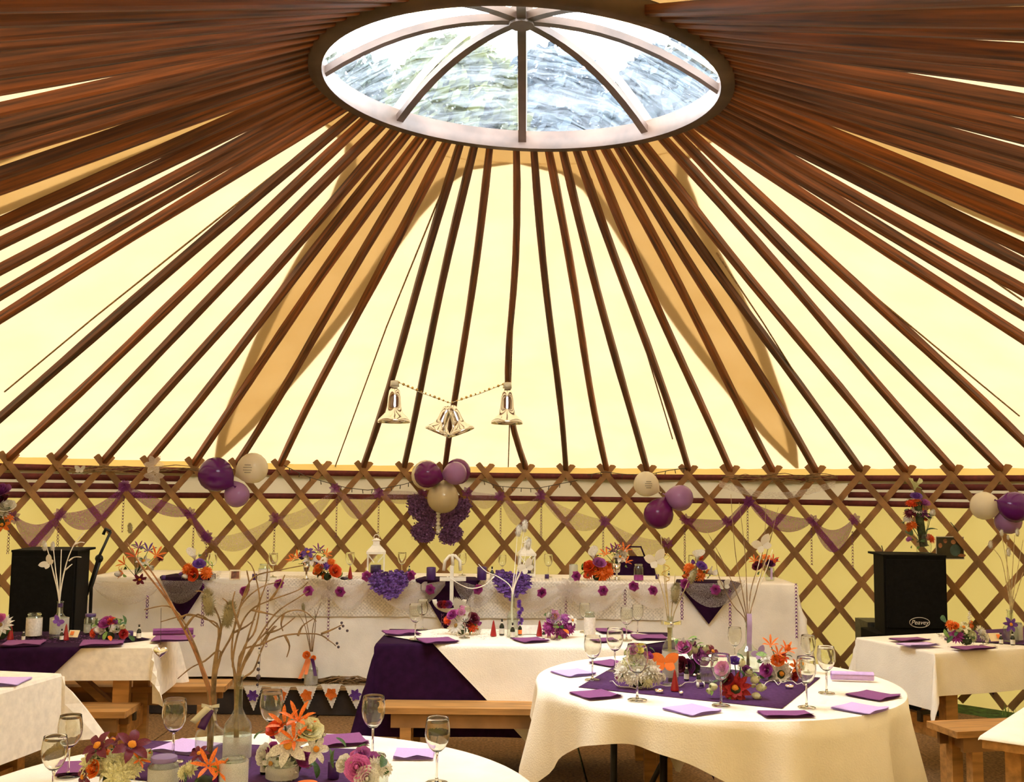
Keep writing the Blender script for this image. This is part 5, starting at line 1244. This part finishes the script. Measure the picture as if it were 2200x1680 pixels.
bouquet('bouquet of orange lilies with a white dahlia on the right round table', 1675, 1462, TF, None, [('dahlia', 'white', 1676, 1446, 24), ('spike', 'orange', 1656, 1386, 18), ('spike', 'orange', 1690, 1398, 18), ('spike', 'orange', 1672, 1406, 16), ('rose', 'orange', 1670, 1422, 13), ('rose', 'magenta', 1648, 1440, 13), ('lily', 'orange', 1706, 1434, 16), ('rose', 'red', 1704, 1450, 12), ('lily', 'deep_orange', 1682, 1414, 12), ('mum', 'white', 1646, 1418, 11), ('leaf', 'green', 1660, 1452, 14)], 6)
# bottles with dried stems
def vase(label, px, py, h_px, w_px, y_off=0, **kw):
    t, p, h = bottle(px, py, TF, h_px, w_px, label, 'vase', 'bottle_vase', **kw); return t, p
t, p = vase('clear bottle of teasels and dried grass with orange butterfly on the right round table', 1440, 1471, 142, 34, lab=.5, neck=.34)
twigs(t, p, p.y, [[(1438, 1465), (1437, 1340), (1432, 1260), (1425, 1190)], [(1442, 1465), (1441, 1340), (1448, 1270), (1450, 1232)], [(1440, 1465), (1438, 1340), (1428, 1250), (1420, 1150)], [(1437, 1465), (1434, 1330), (1420, 1260), (1398, 1195)], [(1444, 1465), (1443, 1340), (1472, 1265), (1478, 1250)]], 'dry_grass', .003, .0015, 'dried_stem')
teasel(t, gy(1449, 1295, p.y) - p, (.1, 0, 1), .085); teasel(t, gy(1482, 1252, p.y) - p, (.4, 0, 1), .065)
mb = MB(); mb.tube([gy(1430 + 9*math.sin(i*1.1), 1250 - i*4.2, p.y) - p for i in range(16)], .0022, 5); mb.build('wire_curl', 'bead_gold', t)
butterfly(t, gy(1410, 1205, p.y-.03) - p, .06, 'feather', (.1, -1, .2), .5, 'paper_butterfly'); butterfly(t, gy(1428, 1425, p.y-.07) - p, .07, 'tag_orange', (0, -1, .1), 0, 'orange_butterfly')
MB().lathe([(.016, 0), (.016, .03)], 12).build('neck_ribbon', 'ribbon_cream', t, (0, 0, 138/ppm(p.y)-.04)); bow(t, Vector((0, -.03, 128/ppm(p.y))), .045, 'silver', 'foil_bow', False)
t, p = vase('clear bottle of tall bare twigs with white butterfly on the right round table', 1608, 1438, 100, 46, neck=.52, nr=.24)
twigs(t, p, p.y, [[(1606, 1430), (1605, 1340), (1595, 1270), (1580, 1190), (1570, 1062)], [(1608, 1430), (1606, 1340), (1604, 1260), (1600, 1180), (1588, 1080)], [(1605, 1430), (1604, 1340), (1585, 1280), (1550, 1200), (1518, 1140)], [(1608, 1430), (1607, 1340), (1615, 1260), (1640, 1180), (1645, 1085)], [(1609, 1430), (1608, 1340), (1625, 1270), (1655, 1160), (1672, 1090)], [(1606, 1430), (1604, 1340), (1575, 1300), (1545, 1240), (1535, 1180)]], 'twig', .0035, .0012)
twigs(t, p, p.y, [[(1609, 1430), (1607, 1340), (1618, 1280), (1636, 1230), (1650, 1190)], [(1607, 1430), (1606, 1340), (1612, 1280), (1628, 1220), (1640, 1170)], [(1610, 1430), (1608, 1340), (1624, 1280), (1646, 1225), (1660, 1180)]], 'twig_white', .0028, .0014, 'dried_stem')
butterfly(t, gy(1638, 1172, p.y-.02) - p, .062, 'feather', (.1, -1, .1), .6, 'paper_butterfly'); butterfly(t, gy(1632, 1405, p.y-.05) - p, .045, 'ribbon_lilac', (0, -1, .1), .6, 'lilac_butterfly')
MB().grid(lambda a, v: (.002 + v*.012, -.02 - .006*math.sin(6*a), .27 - .18*a), lin(0, 1, 7), [-1, 1]).build('ribbon', 'ribbon_lilac', t)
cone(1450, 1484, TF, 44, 'red cone favour in front of the teasel bottle'); mini_bottle(1475, 1461, TF, 32, 'tiny dark bottle under the pink roses'); mini_bottle(1501, 1472, TF, 30, 'tiny dark bottle left of the red dahlia, nearer the front')
jar(1524, 1466, TF, 52, 40, 'faceted glass tumbler between the pink roses and the red dahlia', cat='tumbler')
tealight(1416, 1488, TF, 18, 'orange tealight by the foot of the front wine glass'); tealight(1463, 1492, TF, 9, 'tiny silver tealight in front of the red cone', 'white_paint'); tealight(1696, 1478, TF, 17, 'orange tealight in front of the white dahlia'); tealight(1492, 1454, TF, 7, 'tiny silver tealight behind the dark bottles', 'white_paint')
p = gz(1505, 1477, TF); t = thing('cotton_reel', 'small purple and white cotton reel beside the tiny dark bottle', 'reel', p + Vector((0, 0, .012)), .4)
MB().lathe([(.0001, -.016), (.012, -.016), (.012, -.013), (.008, -.012), (.008, .012), (.012, .013), (.012, .016), (.0001, .016)], 14).build('spool', 'label_paper', t, rot=(0, PI/2, 0)); MB().lathe([(.0095, -.011), (.0095, .011)], 14).build('thread', 'wax_purple', t, rot=(0, PI/2, 0))
def wirelights(label, pts, z):
    P = [gz(*q, z + .004) for q in pts]; t = thing('table_lights', label, 'string lights', P[0], 0, 'white fairy lights on the tables'); out = []
    for a, b in zip(P, P[1:]): out += [a.lerp(b, u) + Vector((0, 0, .012*math.sin(PI*u)*rnd.random())) - P[0] for u in (0, .33, .66)]
    MB().tube(out + [P[-1]-P[0]], .002, 5).build('wire', 'wire_white', t)
    for p in P[1::2]: MB().ell(p - P[0] + Vector((0, -.006, .004)), (.004, .009, .004), 6, 5).build('bulb', 'clear_glass', t)
wirelights('white wire lights curled in front of the white hydrangea', [(1310, 1464), (1330, 1475), (1365, 1479), (1400, 1477), (1430, 1474), (1462, 1474), (1490, 1466), (1512, 1466)], TF)
wirelights('white wire lights in front of the white dahlia', [(1640, 1474), (1660, 1462), (1672, 1472), (1690, 1464), (1712, 1470), (1728, 1472)], TF)
# ---- foreground round table
GF = 'wine glasses on the foreground table'
for px, py, h, lab in ((371, 1637, 128, 'wine glass standing by the lilac napkin on the foreground table'), (580, 1612, 122, 'wine glass behind the orange lilies on the foreground table'), (800, 1626, 124, 'wine glass at the back right of the foreground table by the purple napkin'), (938, 1682, 132, 'wine glass at the right rim of the foreground table on lilac'), (146, 1668, 124, 'wine glass at the back left of the foreground table'), (112, 1722, 132, 'wine glass at the left of the foreground table, nearer the front')):
    wine_glass(px, py, TZ, h, lab, GF)
for px, py, w, rz, col, lab in ((400, 1607, .165, -.35, 'lilac', 'lilac napkin at the back left of the foreground table'), (732, 1592, .165, .35, 'plum', 'purple napkin at the back of the foreground table'), (890, 1622, .13, .02, 'lilac', 'lilac napkin at the right of the foreground table'), (185, 1652, .16, .3, 'plum', 'purple napkin at the left of the foreground table')):
    napkin(px, py, TZ, w, rz, col, lab)
bouquet('maroon lilies over cream chrysanthemums on the foreground table', 245, 1690, TF, None, [('lily', 'maroon', 215, 1608, 34), ('lily', 'maroon', 282, 1606, 36), ('lily', 'maroon', 245, 1598, 26, .05), ('mum', 'cream', 200, 1640, 30), ('mum', 'cream', 235, 1642, 32), ('mum', 'cream', 275, 1642, 32), ('rose', 'orange', 204, 1652, 16, -.02), ('spike', 'orange', 300, 1632, 20), ('mum', 'cream', 255, 1668, 30, -.03), ('leaf', 'green', 195, 1625, 24)], 6)
bouquet('bouquet of orange lilies, cream rose and white lilies on the foreground table', 625, 1668, TF, None, [('spike', 'orange', 640, 1548, 34), ('spike', 'orange', 612, 1560, 34), ('spike', 'orange', 650, 1565, 26), ('spike', 'orange', 632, 1590, 30, -.03), ('rose', 'cream', 664, 1572, 25), ('lily', 'white', 622, 1606, 40, -.03), ('lily', 'white', 676, 1612, 28, -.02), ('rose', 'deep_orange', 592, 1568, 17), ('rose', 'magenta', 588, 1614, 16), ('rose', 'magenta', 652, 1630, 16), ('rose', 'white', 572, 1622, 20), ('leaf', 'green', 600, 1560, 26), ('leaf', 'green', 656, 1640, 26), ('leaf', 'green', 584, 1632, 22), ('bud', 'white', 690, 1588, 6), ('bud', 'white', 696, 1580, 5), ('lily', 'white', 586, 1640, 22, -.04)], 8)
bouquet('pink and white roses at the right of the foreground table flowers', 775, 1700, TF, None, [('rose', 'mauve', 779, 1622, 15), ('rose', 'mauve', 800, 1634, 15), ('rose', 'pink', 770, 1652, 24, -.03), ('rose', 'white', 742, 1642, 17), ('mum', 'white', 808, 1650, 22, -.02), ('mum', 'white', 828, 1652, 15), ('leaf', 'green', 744, 1658, 24), ('rose', 'white', 788, 1672, 22, -.04)], 6)
bouquet('orange and dark lily posy in front of the foreground bottles', 440, 1700, TF, None, [('spike', 'orange', 448, 1645, 32, -.02), ('spike', 'orange', 470, 1655, 24, -.02), ('lily', 'maroon', 430, 1622, 20), ('mum', 'cream', 412, 1652, 18), ('rose', 'plum', 475, 1672, 18), ('mum', 'cream', 396, 1660, 16)], 4)
t, p = vase('clear bottle of long bare twigs with cream and purple ribbons', 450, 1640, 110, 62, neck=.30, nr=.36)
k = ppm(p.y)
bow(t, gy(452, 1518, p.y-.03) - p, .028, 'ribbon_cream')
MB().grid(lambda a, v: gy(448 - 34*a + v*7, 1520 + 32*a + v*3, p.y-.05) - p, lin(0, 1, 6), [-1, 1]).build('ribbon_tail', 'ribbon_cream', t, thick=.001); MB().grid(lambda a, v: gy(452 - 20*a + v*8, 1524 + 42*a + v*3, p.y-.045) - p, lin(0, 1, 6), [-1, 1]).build('ribbon_tail', 'ribbon_purple', t, thick=.001)
twigs(t, p, p.y, [[(448, 1630), (452, 1520), (445, 1460), (405, 1370), (360, 1290), (310, 1225), (272, 1165)], [(452, 1630), (455, 1520), (430, 1430), (395, 1350), (350, 1265), (316, 1215)]], 'twig_red', .0055, .002)
twigs(t, p, p.y, [[(450, 1630), (456, 1530), (458, 1440), (470, 1350), (440, 1330), (400, 1322), (345, 1336)], [(446, 1630), (450, 1520), (440, 1450), (420, 1390), (392, 1330), (360, 1302), (310, 1310)], [(454, 1630), (460, 1500), (470, 1420), (500, 1360), (520, 1290), (545, 1240), (600, 1225), (660, 1213)], [(449, 1630), (458, 1520), (462, 1430), (474, 1360), (468, 1320), (440, 1275), (420, 1270)], [(396, 1352), (425, 1320), (470, 1350)], [(382, 1332), (402, 1320), (422, 1322)], [(500, 1360), (530, 1345), (548, 1330)], [(520, 1290), (535, 1260), (530, 1225)],
                  [(448, 1600), (452, 1500), (474, 1400), (440, 1420), (410, 1435), (382, 1458)], [(453, 1600), (458, 1500), (468, 1400), (478, 1340), (490, 1300), (478, 1285)]], 'twig', .0045, .0016)
teasel(t, gy(452, 1320, p.y) - p, (-.2, 0, 1), .075); teasel(t, gy(486, 1345, p.y) - p, (.2, 0, 1), .075); teasel(t, gy(280, 1145, p.y) - p, (-.1, 0, 1), .03)
hp = gy(345, 1400, p.y) - p; MB().tube([gy(346, 1306, p.y) - p, gy(345, 1385, p.y) - p], .0008, 4).build('thread', 'wire_dark', t)
hm = MB(); hm.grid(lambda a, v: (.023*math.sin(a)**3*math.sin(v), -.012*math.cos(v), (.020*(13*math.cos(a)-5*math.cos(2*a)-2*math.cos(3*a)-math.cos(4*a))/16)*math.sin(v)), lin(0, 2*PI, 25), lin(.01, PI-.01, 9)); hm.build('silver_heart', 'silver', t, hp)
t, p = vase('tall fluted clear bottle of arching twigs on the foreground table', 508, 1650, 190, 58, neck=.42, nr=.26, lab=.36)
twigs(t, p, p.y, [[(505, 1640), (508, 1470), (500, 1420), (515, 1350), (540, 1310), (580, 1290), (640, 1268), (662, 1250)], [(508, 1640), (512, 1470), (535, 1400), (570, 1360), (610, 1318), (650, 1312), (680, 1335)], [(510, 1640), (510, 1470), (520, 1400), (560, 1385), (610, 1365), (680, 1362), (710, 1378), (722, 1388)], [(506, 1640), (510, 1460), (525, 1390), (548, 1355), (558, 1290), (545, 1225), (532, 1206)],
                  [(507, 1640), (505, 1470), (498, 1400), (505, 1340), (522, 1295), (560, 1262), (600, 1250)], [(512, 1640), (512, 1480), (545, 1440), (560, 1400), (580, 1360), (595, 1345)], [(505, 1620), (508, 1470), (530, 1380), (555, 1300), (572, 1250), (575, 1200)], [(509, 1640), (512, 1470), (545, 1390), (590, 1320), (640, 1285), (662, 1270)], [(612, 1365), (622, 1388), (616, 1412)], [(610, 1318), (604, 1340), (608, 1356)], [(640, 1366), (650, 1345), (672, 1330)], [(560, 1385), (585, 1350), (592, 1345)], [(580, 1290), (600, 1262), (612, 1235)], [(515, 1350), (500, 1300), (505, 1270)], [(540, 1310), (575, 1318), (592, 1322)], [(570, 1360), (600, 1352), (634, 1326)], [(690, 1362), (715, 1352), (735, 1342)]], 'twig', .0042, .0014)
for px, py in ((734, 1338), (737, 1345), (730, 1350), (746, 1355), (724, 1382), (727, 1390)): MB().ell(gy(px, py, p.y) - p, .0045, 7, 5).build('berry', 'bead_dark', t)
MB().tube([gy(562, 1372, p.y) - p, gy(554, 1478, p.y) - p], .0008, 4).build('thread', 'wire_dark', t)
for px, py, r, m in ((557, 1393, .003, 'bead_dark'), (557, 1402, .005, 'frost'), (556, 1424, .004, 'bead_dark'), (555, 1438, .006, 'bead_dark'), (555, 1454, .0078, 'bead_dark'), (553, 1471, .0045, 'bead_dark')): MB().ell(gy(px, py, p.y) - p, r, 9, 6).build('bead', m, t)
mini_bottle(569, 1662, TF, 62, 'dark mini bottle beside the jar on the foreground table'); jar(606, 1672, TF, 55, 68, 'squat clear jar in front of the orange lilies', .5, 'frost'); candle(716, 1672, TF, 36, 24, 'purple votive topped with a pale flower on the foreground table')
jar(350, 1690, TF, 58, 62, 'jar with lilac lid on the foreground table', .7, 'frost', 'lilac_lid')
jar(797, 1690, TF, 66, 72, 'clear tumbler in front of the pink roses on the foreground table', cat='tumbler'); jar(500, 1700, TF, 70, 60, 'frosted jar at the foot of the foreground bottles', .9, 'frost')
p = gz(660, 1684, TF); tag(MB().lathe([(.0001, 0), (.03, 0), (.03, .004), (.0001, .004)], 18).build('paper_tag', 'tag_orange', None, p + Vector((0, 0, .0)), False), 'round orange tag on the purple felt of the foreground table', 'tag')
# ---- middle table
GM = 'wine glasses on the middle table'
for px, py, h, lab in ((892, 1374, 74, 'wine glass on purple at the left of the middle table'), (908, 1352, 62, 'wine glass at the back left of the middle table'), (998, 1370, 66, 'wine glass in front of the white gerbera on the middle table'), (1193, 1374, 62, 'wine glass in front of the magenta bouquet on the middle table'), (1346, 1376, 68, 'wine glass at the right of the middle table'), (1370, 1364, 62, 'wine glass behind the right one on the middle table'), (1256, 1358, 60, 'wine glass behind the filled jar on the middle table')):
    wine_glass(px, py, T+.006, h, lab, GM)
for px, py, w, rz, col, lab in ((862, 1360, .2, .35, 'plum', 'plum napkin at the back left of the middle table'), (940, 1377, .2, .4, 'plum', 'plum napkin at the front left of the middle table'), (1140, 1376, .17, .45, 'plum', 'plum napkin at the front centre of the middle table'), (1318, 1356, .2, .2, 'plum', 'plum napkin at the back right of the middle table'), (1396, 1370, .2, .1, 'plum', 'plum napkin at the right end of the middle table'), (1298, 1376, .15, .3, 'plum', 'plum napkin at the front right of the middle table')):
    napkin(px, py, T+.007, w, rz, col, lab)
bouquet('bouquet with a white gerbera and red flowers on the middle table', 990, 1363, T+.006, None, [('daisy', 'white', 981, 1344, 20), ('mum', 'deep_orange', 1014, 1346, 13), ('rose', 'maroon', 1016, 1330, 12), ('rose', 'magenta', 973, 1323, 11), ('daisy', 'white', 998, 1322, 12), ('rose', 'pink', 990, 1317, 9), ('mum', 'deep_orange', 962, 1332, 10), ('rose', 'maroon', 1004, 1338, 11), ('leaf', 'green', 1008, 1354, 14)], 6)
bouquet('bouquet of magenta dahlias and orange petals on the middle table', 1201, 1369, T+.006, None, [('mum', 'magenta', 1182, 1350, 18), ('mum', 'magenta', 1206, 1356, 18), ('mum', 'magenta', 1220, 1348, 16), ('rose', 'mauve', 1190, 1330, 13), ('mum', 'mauve', 1214, 1332, 14), ('lily', 'white', 1228, 1334, 12), ('leaf', 'orange', 1210, 1352, 16, -.04), ('bud', 'white', 1180, 1324, 8), ('rose', 'orange', 1192, 1326, 8)], 6)
t, p = vase('slim clear bottle of white branches and teasels on the middle table', 1101, 1368, 90, 24, neck=.38, nr=.36)
twigs(t, p, p.y, [[(1100, 1360), (1100, 1280), (1106, 1220), (1112, 1140)], [(1102, 1360), (1101, 1280), (1115, 1210), (1126, 1135)], [(1101, 1360), (1100, 1280), (1122, 1220), (1134, 1172)], [(1100, 1360), (1100, 1300), (1098, 1262), (1072, 1240), (1045, 1228), (1028, 1212)], [(1062, 1238), (1040, 1258), (1005, 1263), (960, 1238)], [(1101, 1360), (1101, 1290), (1112, 1240), (1140, 1195)]], 'twig_white', .0045, .0018)
for px, py in ((1113, 1142), (1126, 1132), (1134, 1170)): teasel(t, gy(px, py+10, p.y) - p, (.1, 0, 1), .065, 'teasel_white')
butterfly(t, gy(1131, 1220, p.y-.03) - p, .06, 'feather', (.2, -1, .1), .8, 'paper_butterfly')
p = gz(1117, 1350, T+.006); t = thing('flower_spike', 'violet freesia spike beside the slim bottle on the middle table', 'flower', p)
MB().tube([(0, 0, 0), (.002, 0, .15)], .003, 5).build('stem', 'foam_leaf', t)
for i in range(7): bloom(t, 'rose', 'violet', (.008*math.sin(i*2), -.008, .03 + .022*i), .016, (math.sin(i*2), -1, .4))
cone(1060, 1366, T+.006, 33, 'red cone favour at the left on the middle table'); cone(1159, 1366, T+.006, 33, 'red cone favour beside the magenta bouquet')
mini_bottle(1078, 1364, T+.006, 33, 'tiny dark bottle right of the red cone on the middle table'); mini_bottle(1101, 1371, T+.006, 32, 'tiny dark bottle in front of the slim bottle on the middle table'); mini_bottle(1117, 1364, T+.006, 26, 'tiny dark bottle with orange label on the middle table', 'tag_orange'); mini_bottle(1168, 1372, T+.006, 20, 'tiny purple topped bottle beside the magenta bouquet')
jar(1267, 1369, T+.006, 54, 24, 'tall jar of pale sand on the middle table', .78, 'sand')
p = gz(1140, 1361, T+.006); t = thing('place_card', 'white folded card on the middle table', 'card', p, .1); MB().add([(-.06, -.03, 0), (.06, -.03, 0), (.06, 0, .05), (-.06, 0, .05), (-.06, .03, 0), (.06, .03, 0)], [(0, 1, 2, 3), (3, 2, 5, 4)]).build('fold', 'label_paper', t, smooth=False)
q = random.Random(8); cf = MB()
for i in range(420):
    v = gz(q.uniform(925, 1130), q.uniform(1353, 1374), T+.0085); a = q.uniform(0, 3); L_ = q.uniform(.004, .010); cf.add([(v.x-L_*math.cos(a), v.y-L_*math.sin(a), v.z), (v.x-L_*.2*math.sin(a), v.y+.002, v.z), (v.x+L_*math.cos(a), v.y+L_*math.sin(a), v.z), (v.x, v.y-.002, v.z)], [(0, 1, 2, 3)])
tag(cf.build('table_confetti', 'bead_dark', smooth=False), 'dark confetti scattered over the middle table', 'confetti', kind='stuff')
# ---- left table
Z4 = T + .007
for px, py, w, rz, col, lab in ((50, 1383, .2, .25, 'plum', 'plum napkin at the front left of the left table'), (220, 1382, .22, .3, 'plum', 'plum napkin at the front of the left table'), (372, 1373, .22, .2, 'plum', 'plum napkin at the right end of the left table')): napkin(px, py, Z4, w, rz, col, lab)
napkin(372, 1366, Z4, .22, .25, 'plum', 'rolled plum napkin at the right end of the left table', None, True)
jar(72, 1368, Z4, 50, 32, 'jar of white sand on the left table', .8, 'sand'); jar(193, 1360, Z4, 38, 25, 'jar with purple lid on the left table', .5, 'frost', 'wax_purple')
mini_bottle(50, 1376, Z4, 22, 'tiny dark bottle left of the sand jar on the left table'); mini_bottle(132, 1376, Z4, 24, 'tiny dark bottle in front of the white bottle on the left table')
cone(22, 1374, Z4, 34, 'red cone favour at the left edge of the left table'); cone(141, 1375, Z4, 34, 'red cone favour beside the white bottle on the left table')
candle(277, 1372, Z4, 16, 17, 'small purple votive right of the bouquet on the left table'); mini_bottle(298, 1373, Z4, 30, 'tiny labelled bottle at the right of the left table bouquet')
p = gz(158, 1370, Z4); t = thing('place_card', 'yellow card with orange numeral on the left table', 'card', p, -.1); MB().box((0, 0, .022), (.06, .002, .044), rx=-.6).build('card', 'card_yellow', t, smooth=False); MB().box((-.006, -.006, .026), (.02, .002, .022), rx=-.6).build('numeral', 'tag_orange', t, smooth=False)
bouquet('low bouquet of plum rose, orange and white blossom on the left table', 233, 1376, Z4, None, [('rose', 'magenta', 230, 1340, 14), ('rose', 'deep_orange', 240, 1336, 9), ('mum', 'deep_orange', 202, 1360, 11), ('bud', 'white', 214, 1356, 9), ('bud', 'green_white', 247, 1356, 9), ('rose', 'white', 222, 1354, 9), ('rose', 'white', 252, 1350, 9), ('rose', 'red', 264, 1362, 9), ('leaf', 'orange', 234, 1366, 15, -.04), ('leaf', 'lime', 204, 1346, 15), ('leaf', 'green', 254, 1338, 15), ('bud', 'cream', 262, 1348, 8), ('bud', 'plum', 248, 1338, 8)], 10)
bouquet('large white lily with pink throat at the left edge of the left table', 2, 1374, Z4, None, [('daisy', 'white', 2, 1345, 24), ('rose', 'pink', 0, 1332, 12), ('leaf', 'green', 12, 1362, 16)], 3)
t, p = vase('white banded bottle of teasels and white branches on the left table', 126, 1370, 76, 38, lab=.55, neck=.38)
twigs(t, p, p.y, [[(126, 1360), (127, 1290), (112, 1220), (98, 1165)], [(125, 1360), (127, 1290), (120, 1230), (114, 1170)], [(127, 1360), (128, 1290), (140, 1220), (158, 1172), (182, 1142)], [(127, 1360), (128, 1285), (130, 1230), (132, 1180)], [(148, 1205), (160, 1197), (175, 1197)], [(140, 1225), (150, 1216), (155, 1212)], [(160, 1170), (172, 1165), (182, 1166)]], 'twig_white', .0045, .002)
teasel(t, gy(97, 1182, p.y) - p, (-.2, 0, 1), .05, 'teasel_white'); teasel(t, gy(113, 1182, p.y) - p, (0, 0, 1), .045, 'teasel_white')
butterfly(t, gy(104, 1210, p.y-.02) - p, .05, 'feather', (0, -1, .2), .9, 'paper_butterfly'); butterfly(t, gy(125, 1336, p.y-.06) - p, .04, 'petal_violet', (0, -1, .1), -.6, 'purple_butterfly'); MB().lathe([(.015, 0), (.015, .022)], 12).build('neck_ribbon', 'wax_purple', t, (0, 0, .17))
q = random.Random(9); cf = MB()
for i in range(260):
    v = gz(q.uniform(0, 200), q.uniform(1365, 1380), Z4+.001); a = q.uniform(0, 3); L_ = q.uniform(.003, .008); cf.add([(v.x-L_, v.y, v.z), (v.x, v.y-.003, v.z), (v.x+L_, v.y, v.z), (v.x, v.y+.003, v.z)], [(0, 1, 2, 3)])
tag(cf.build('table_confetti', 'petal_mauve', smooth=False), 'pink and silver confetti on the left table', 'confetti', kind='stuff')
# ---- left-edge table
napkin(2, 1466, TZ, .2, .1, 'lilac', 'lilac napkin on the left-edge table')
# ---- right table
Z7 = T + .008
for px, py, w, rz, col, lab in ((1955, 1375, .22, .35, 'plum', 'plum napkin at the back left of the right table'), (1973, 1386, .22, .33, 'lilac', 'lilac napkin at the left of the right table'), (2092, 1393, .24, .38, 'plum', 'plum napkin at the front of the right table')): napkin(px, py, Z7, w, rz, col, lab, .12)
bouquet('low bouquet of white chrysanthemum, magenta and orange with feathers on the right table', 2082, 1386, Z7, None, [('mum', 'magenta', 2056, 1367, 14), ('mum', 'green_white', 2084, 1366, 15), ('mum', 'orange', 2042, 1342, 10), ('lily', 'cream', 2070, 1350, 14), ('feather', 'white', 2082, 1340, 22), ('mum', 'white', 2106, 1360, 15), ('feather', 'white', 2034, 1372, 20), ('leaf', 'green', 2096, 1346, 16), ('rose', 'orange', 2052, 1346, 8), ('leaf', 'lime', 2062, 1352, 14), ('mum', 'white', 2116, 1370, 11), ('bud', 'cream', 2060, 1356, 8)], 8)
mini_bottle(2151, 1384, Z7, 24, 'tiny dark bottle with red top on the right table'); mini_bottle(2176, 1386, Z7, 28, 'tiny dark bottle under the dried grass vase on the right table'); jar(2187, 1376, Z7, 38, 20, 'pale frosted jar at the right edge of the right table', .9, 'frost')
p = gz(2138, 1378, Z7); t = thing('place_card', 'cream and orange card on the right table', 'card', p, .3); MB().box((0, 0, .025), (.08, .002, .05), rx=-.5).build('card', 'card_yellow', t, smooth=False); MB().box((.02, -.008, .03), (.025, .002, .025), rx=-.5).build('numeral', 'tag_orange', t, smooth=False)
t, p = vase('clear bottle of thistles and dried grass at the right edge', 2172, 1378, 66, 30, neck=.45, nr=.4)
twigs(t, p, p.y, [[(2172, 1370), (2172, 1310), (2168, 1240), (2152, 1150)], [(2172, 1370), (2173, 1300), (2175, 1230), (2180, 1150)], [(2173, 1370), (2174, 1300), (2185, 1230), (2198, 1160)], [(2171, 1370), (2170, 1300), (2160, 1240), (2150, 1200), (2128, 1172)], [(2172, 1370), (2172, 1300), (2164, 1230), (2163, 1165)], [(2173, 1370), (2174, 1310), (2188, 1262), (2198, 1230)]], 'dry_grass', .0035, .0016, 'dried_stem')
for px, py, s in ((2152, 1152, .04), (2186, 1152, .045), (2166, 1160, .03), (2128, 1178, .045), (2167, 1195, .05)): teasel(t, gy(px, py, p.y) - p, (0, 0, 1), s, 'teasel_white')
bloom(t, 'lily', 'purple', gy(2170, 1342, p.y-.05) - p, .05, (0, -1, .2))
wirelights('white wire lights beside the right table bouquet', [(2066, 1386), (2082, 1384), (2100, 1388), (2120, 1384), (2140, 1388)], Z7)
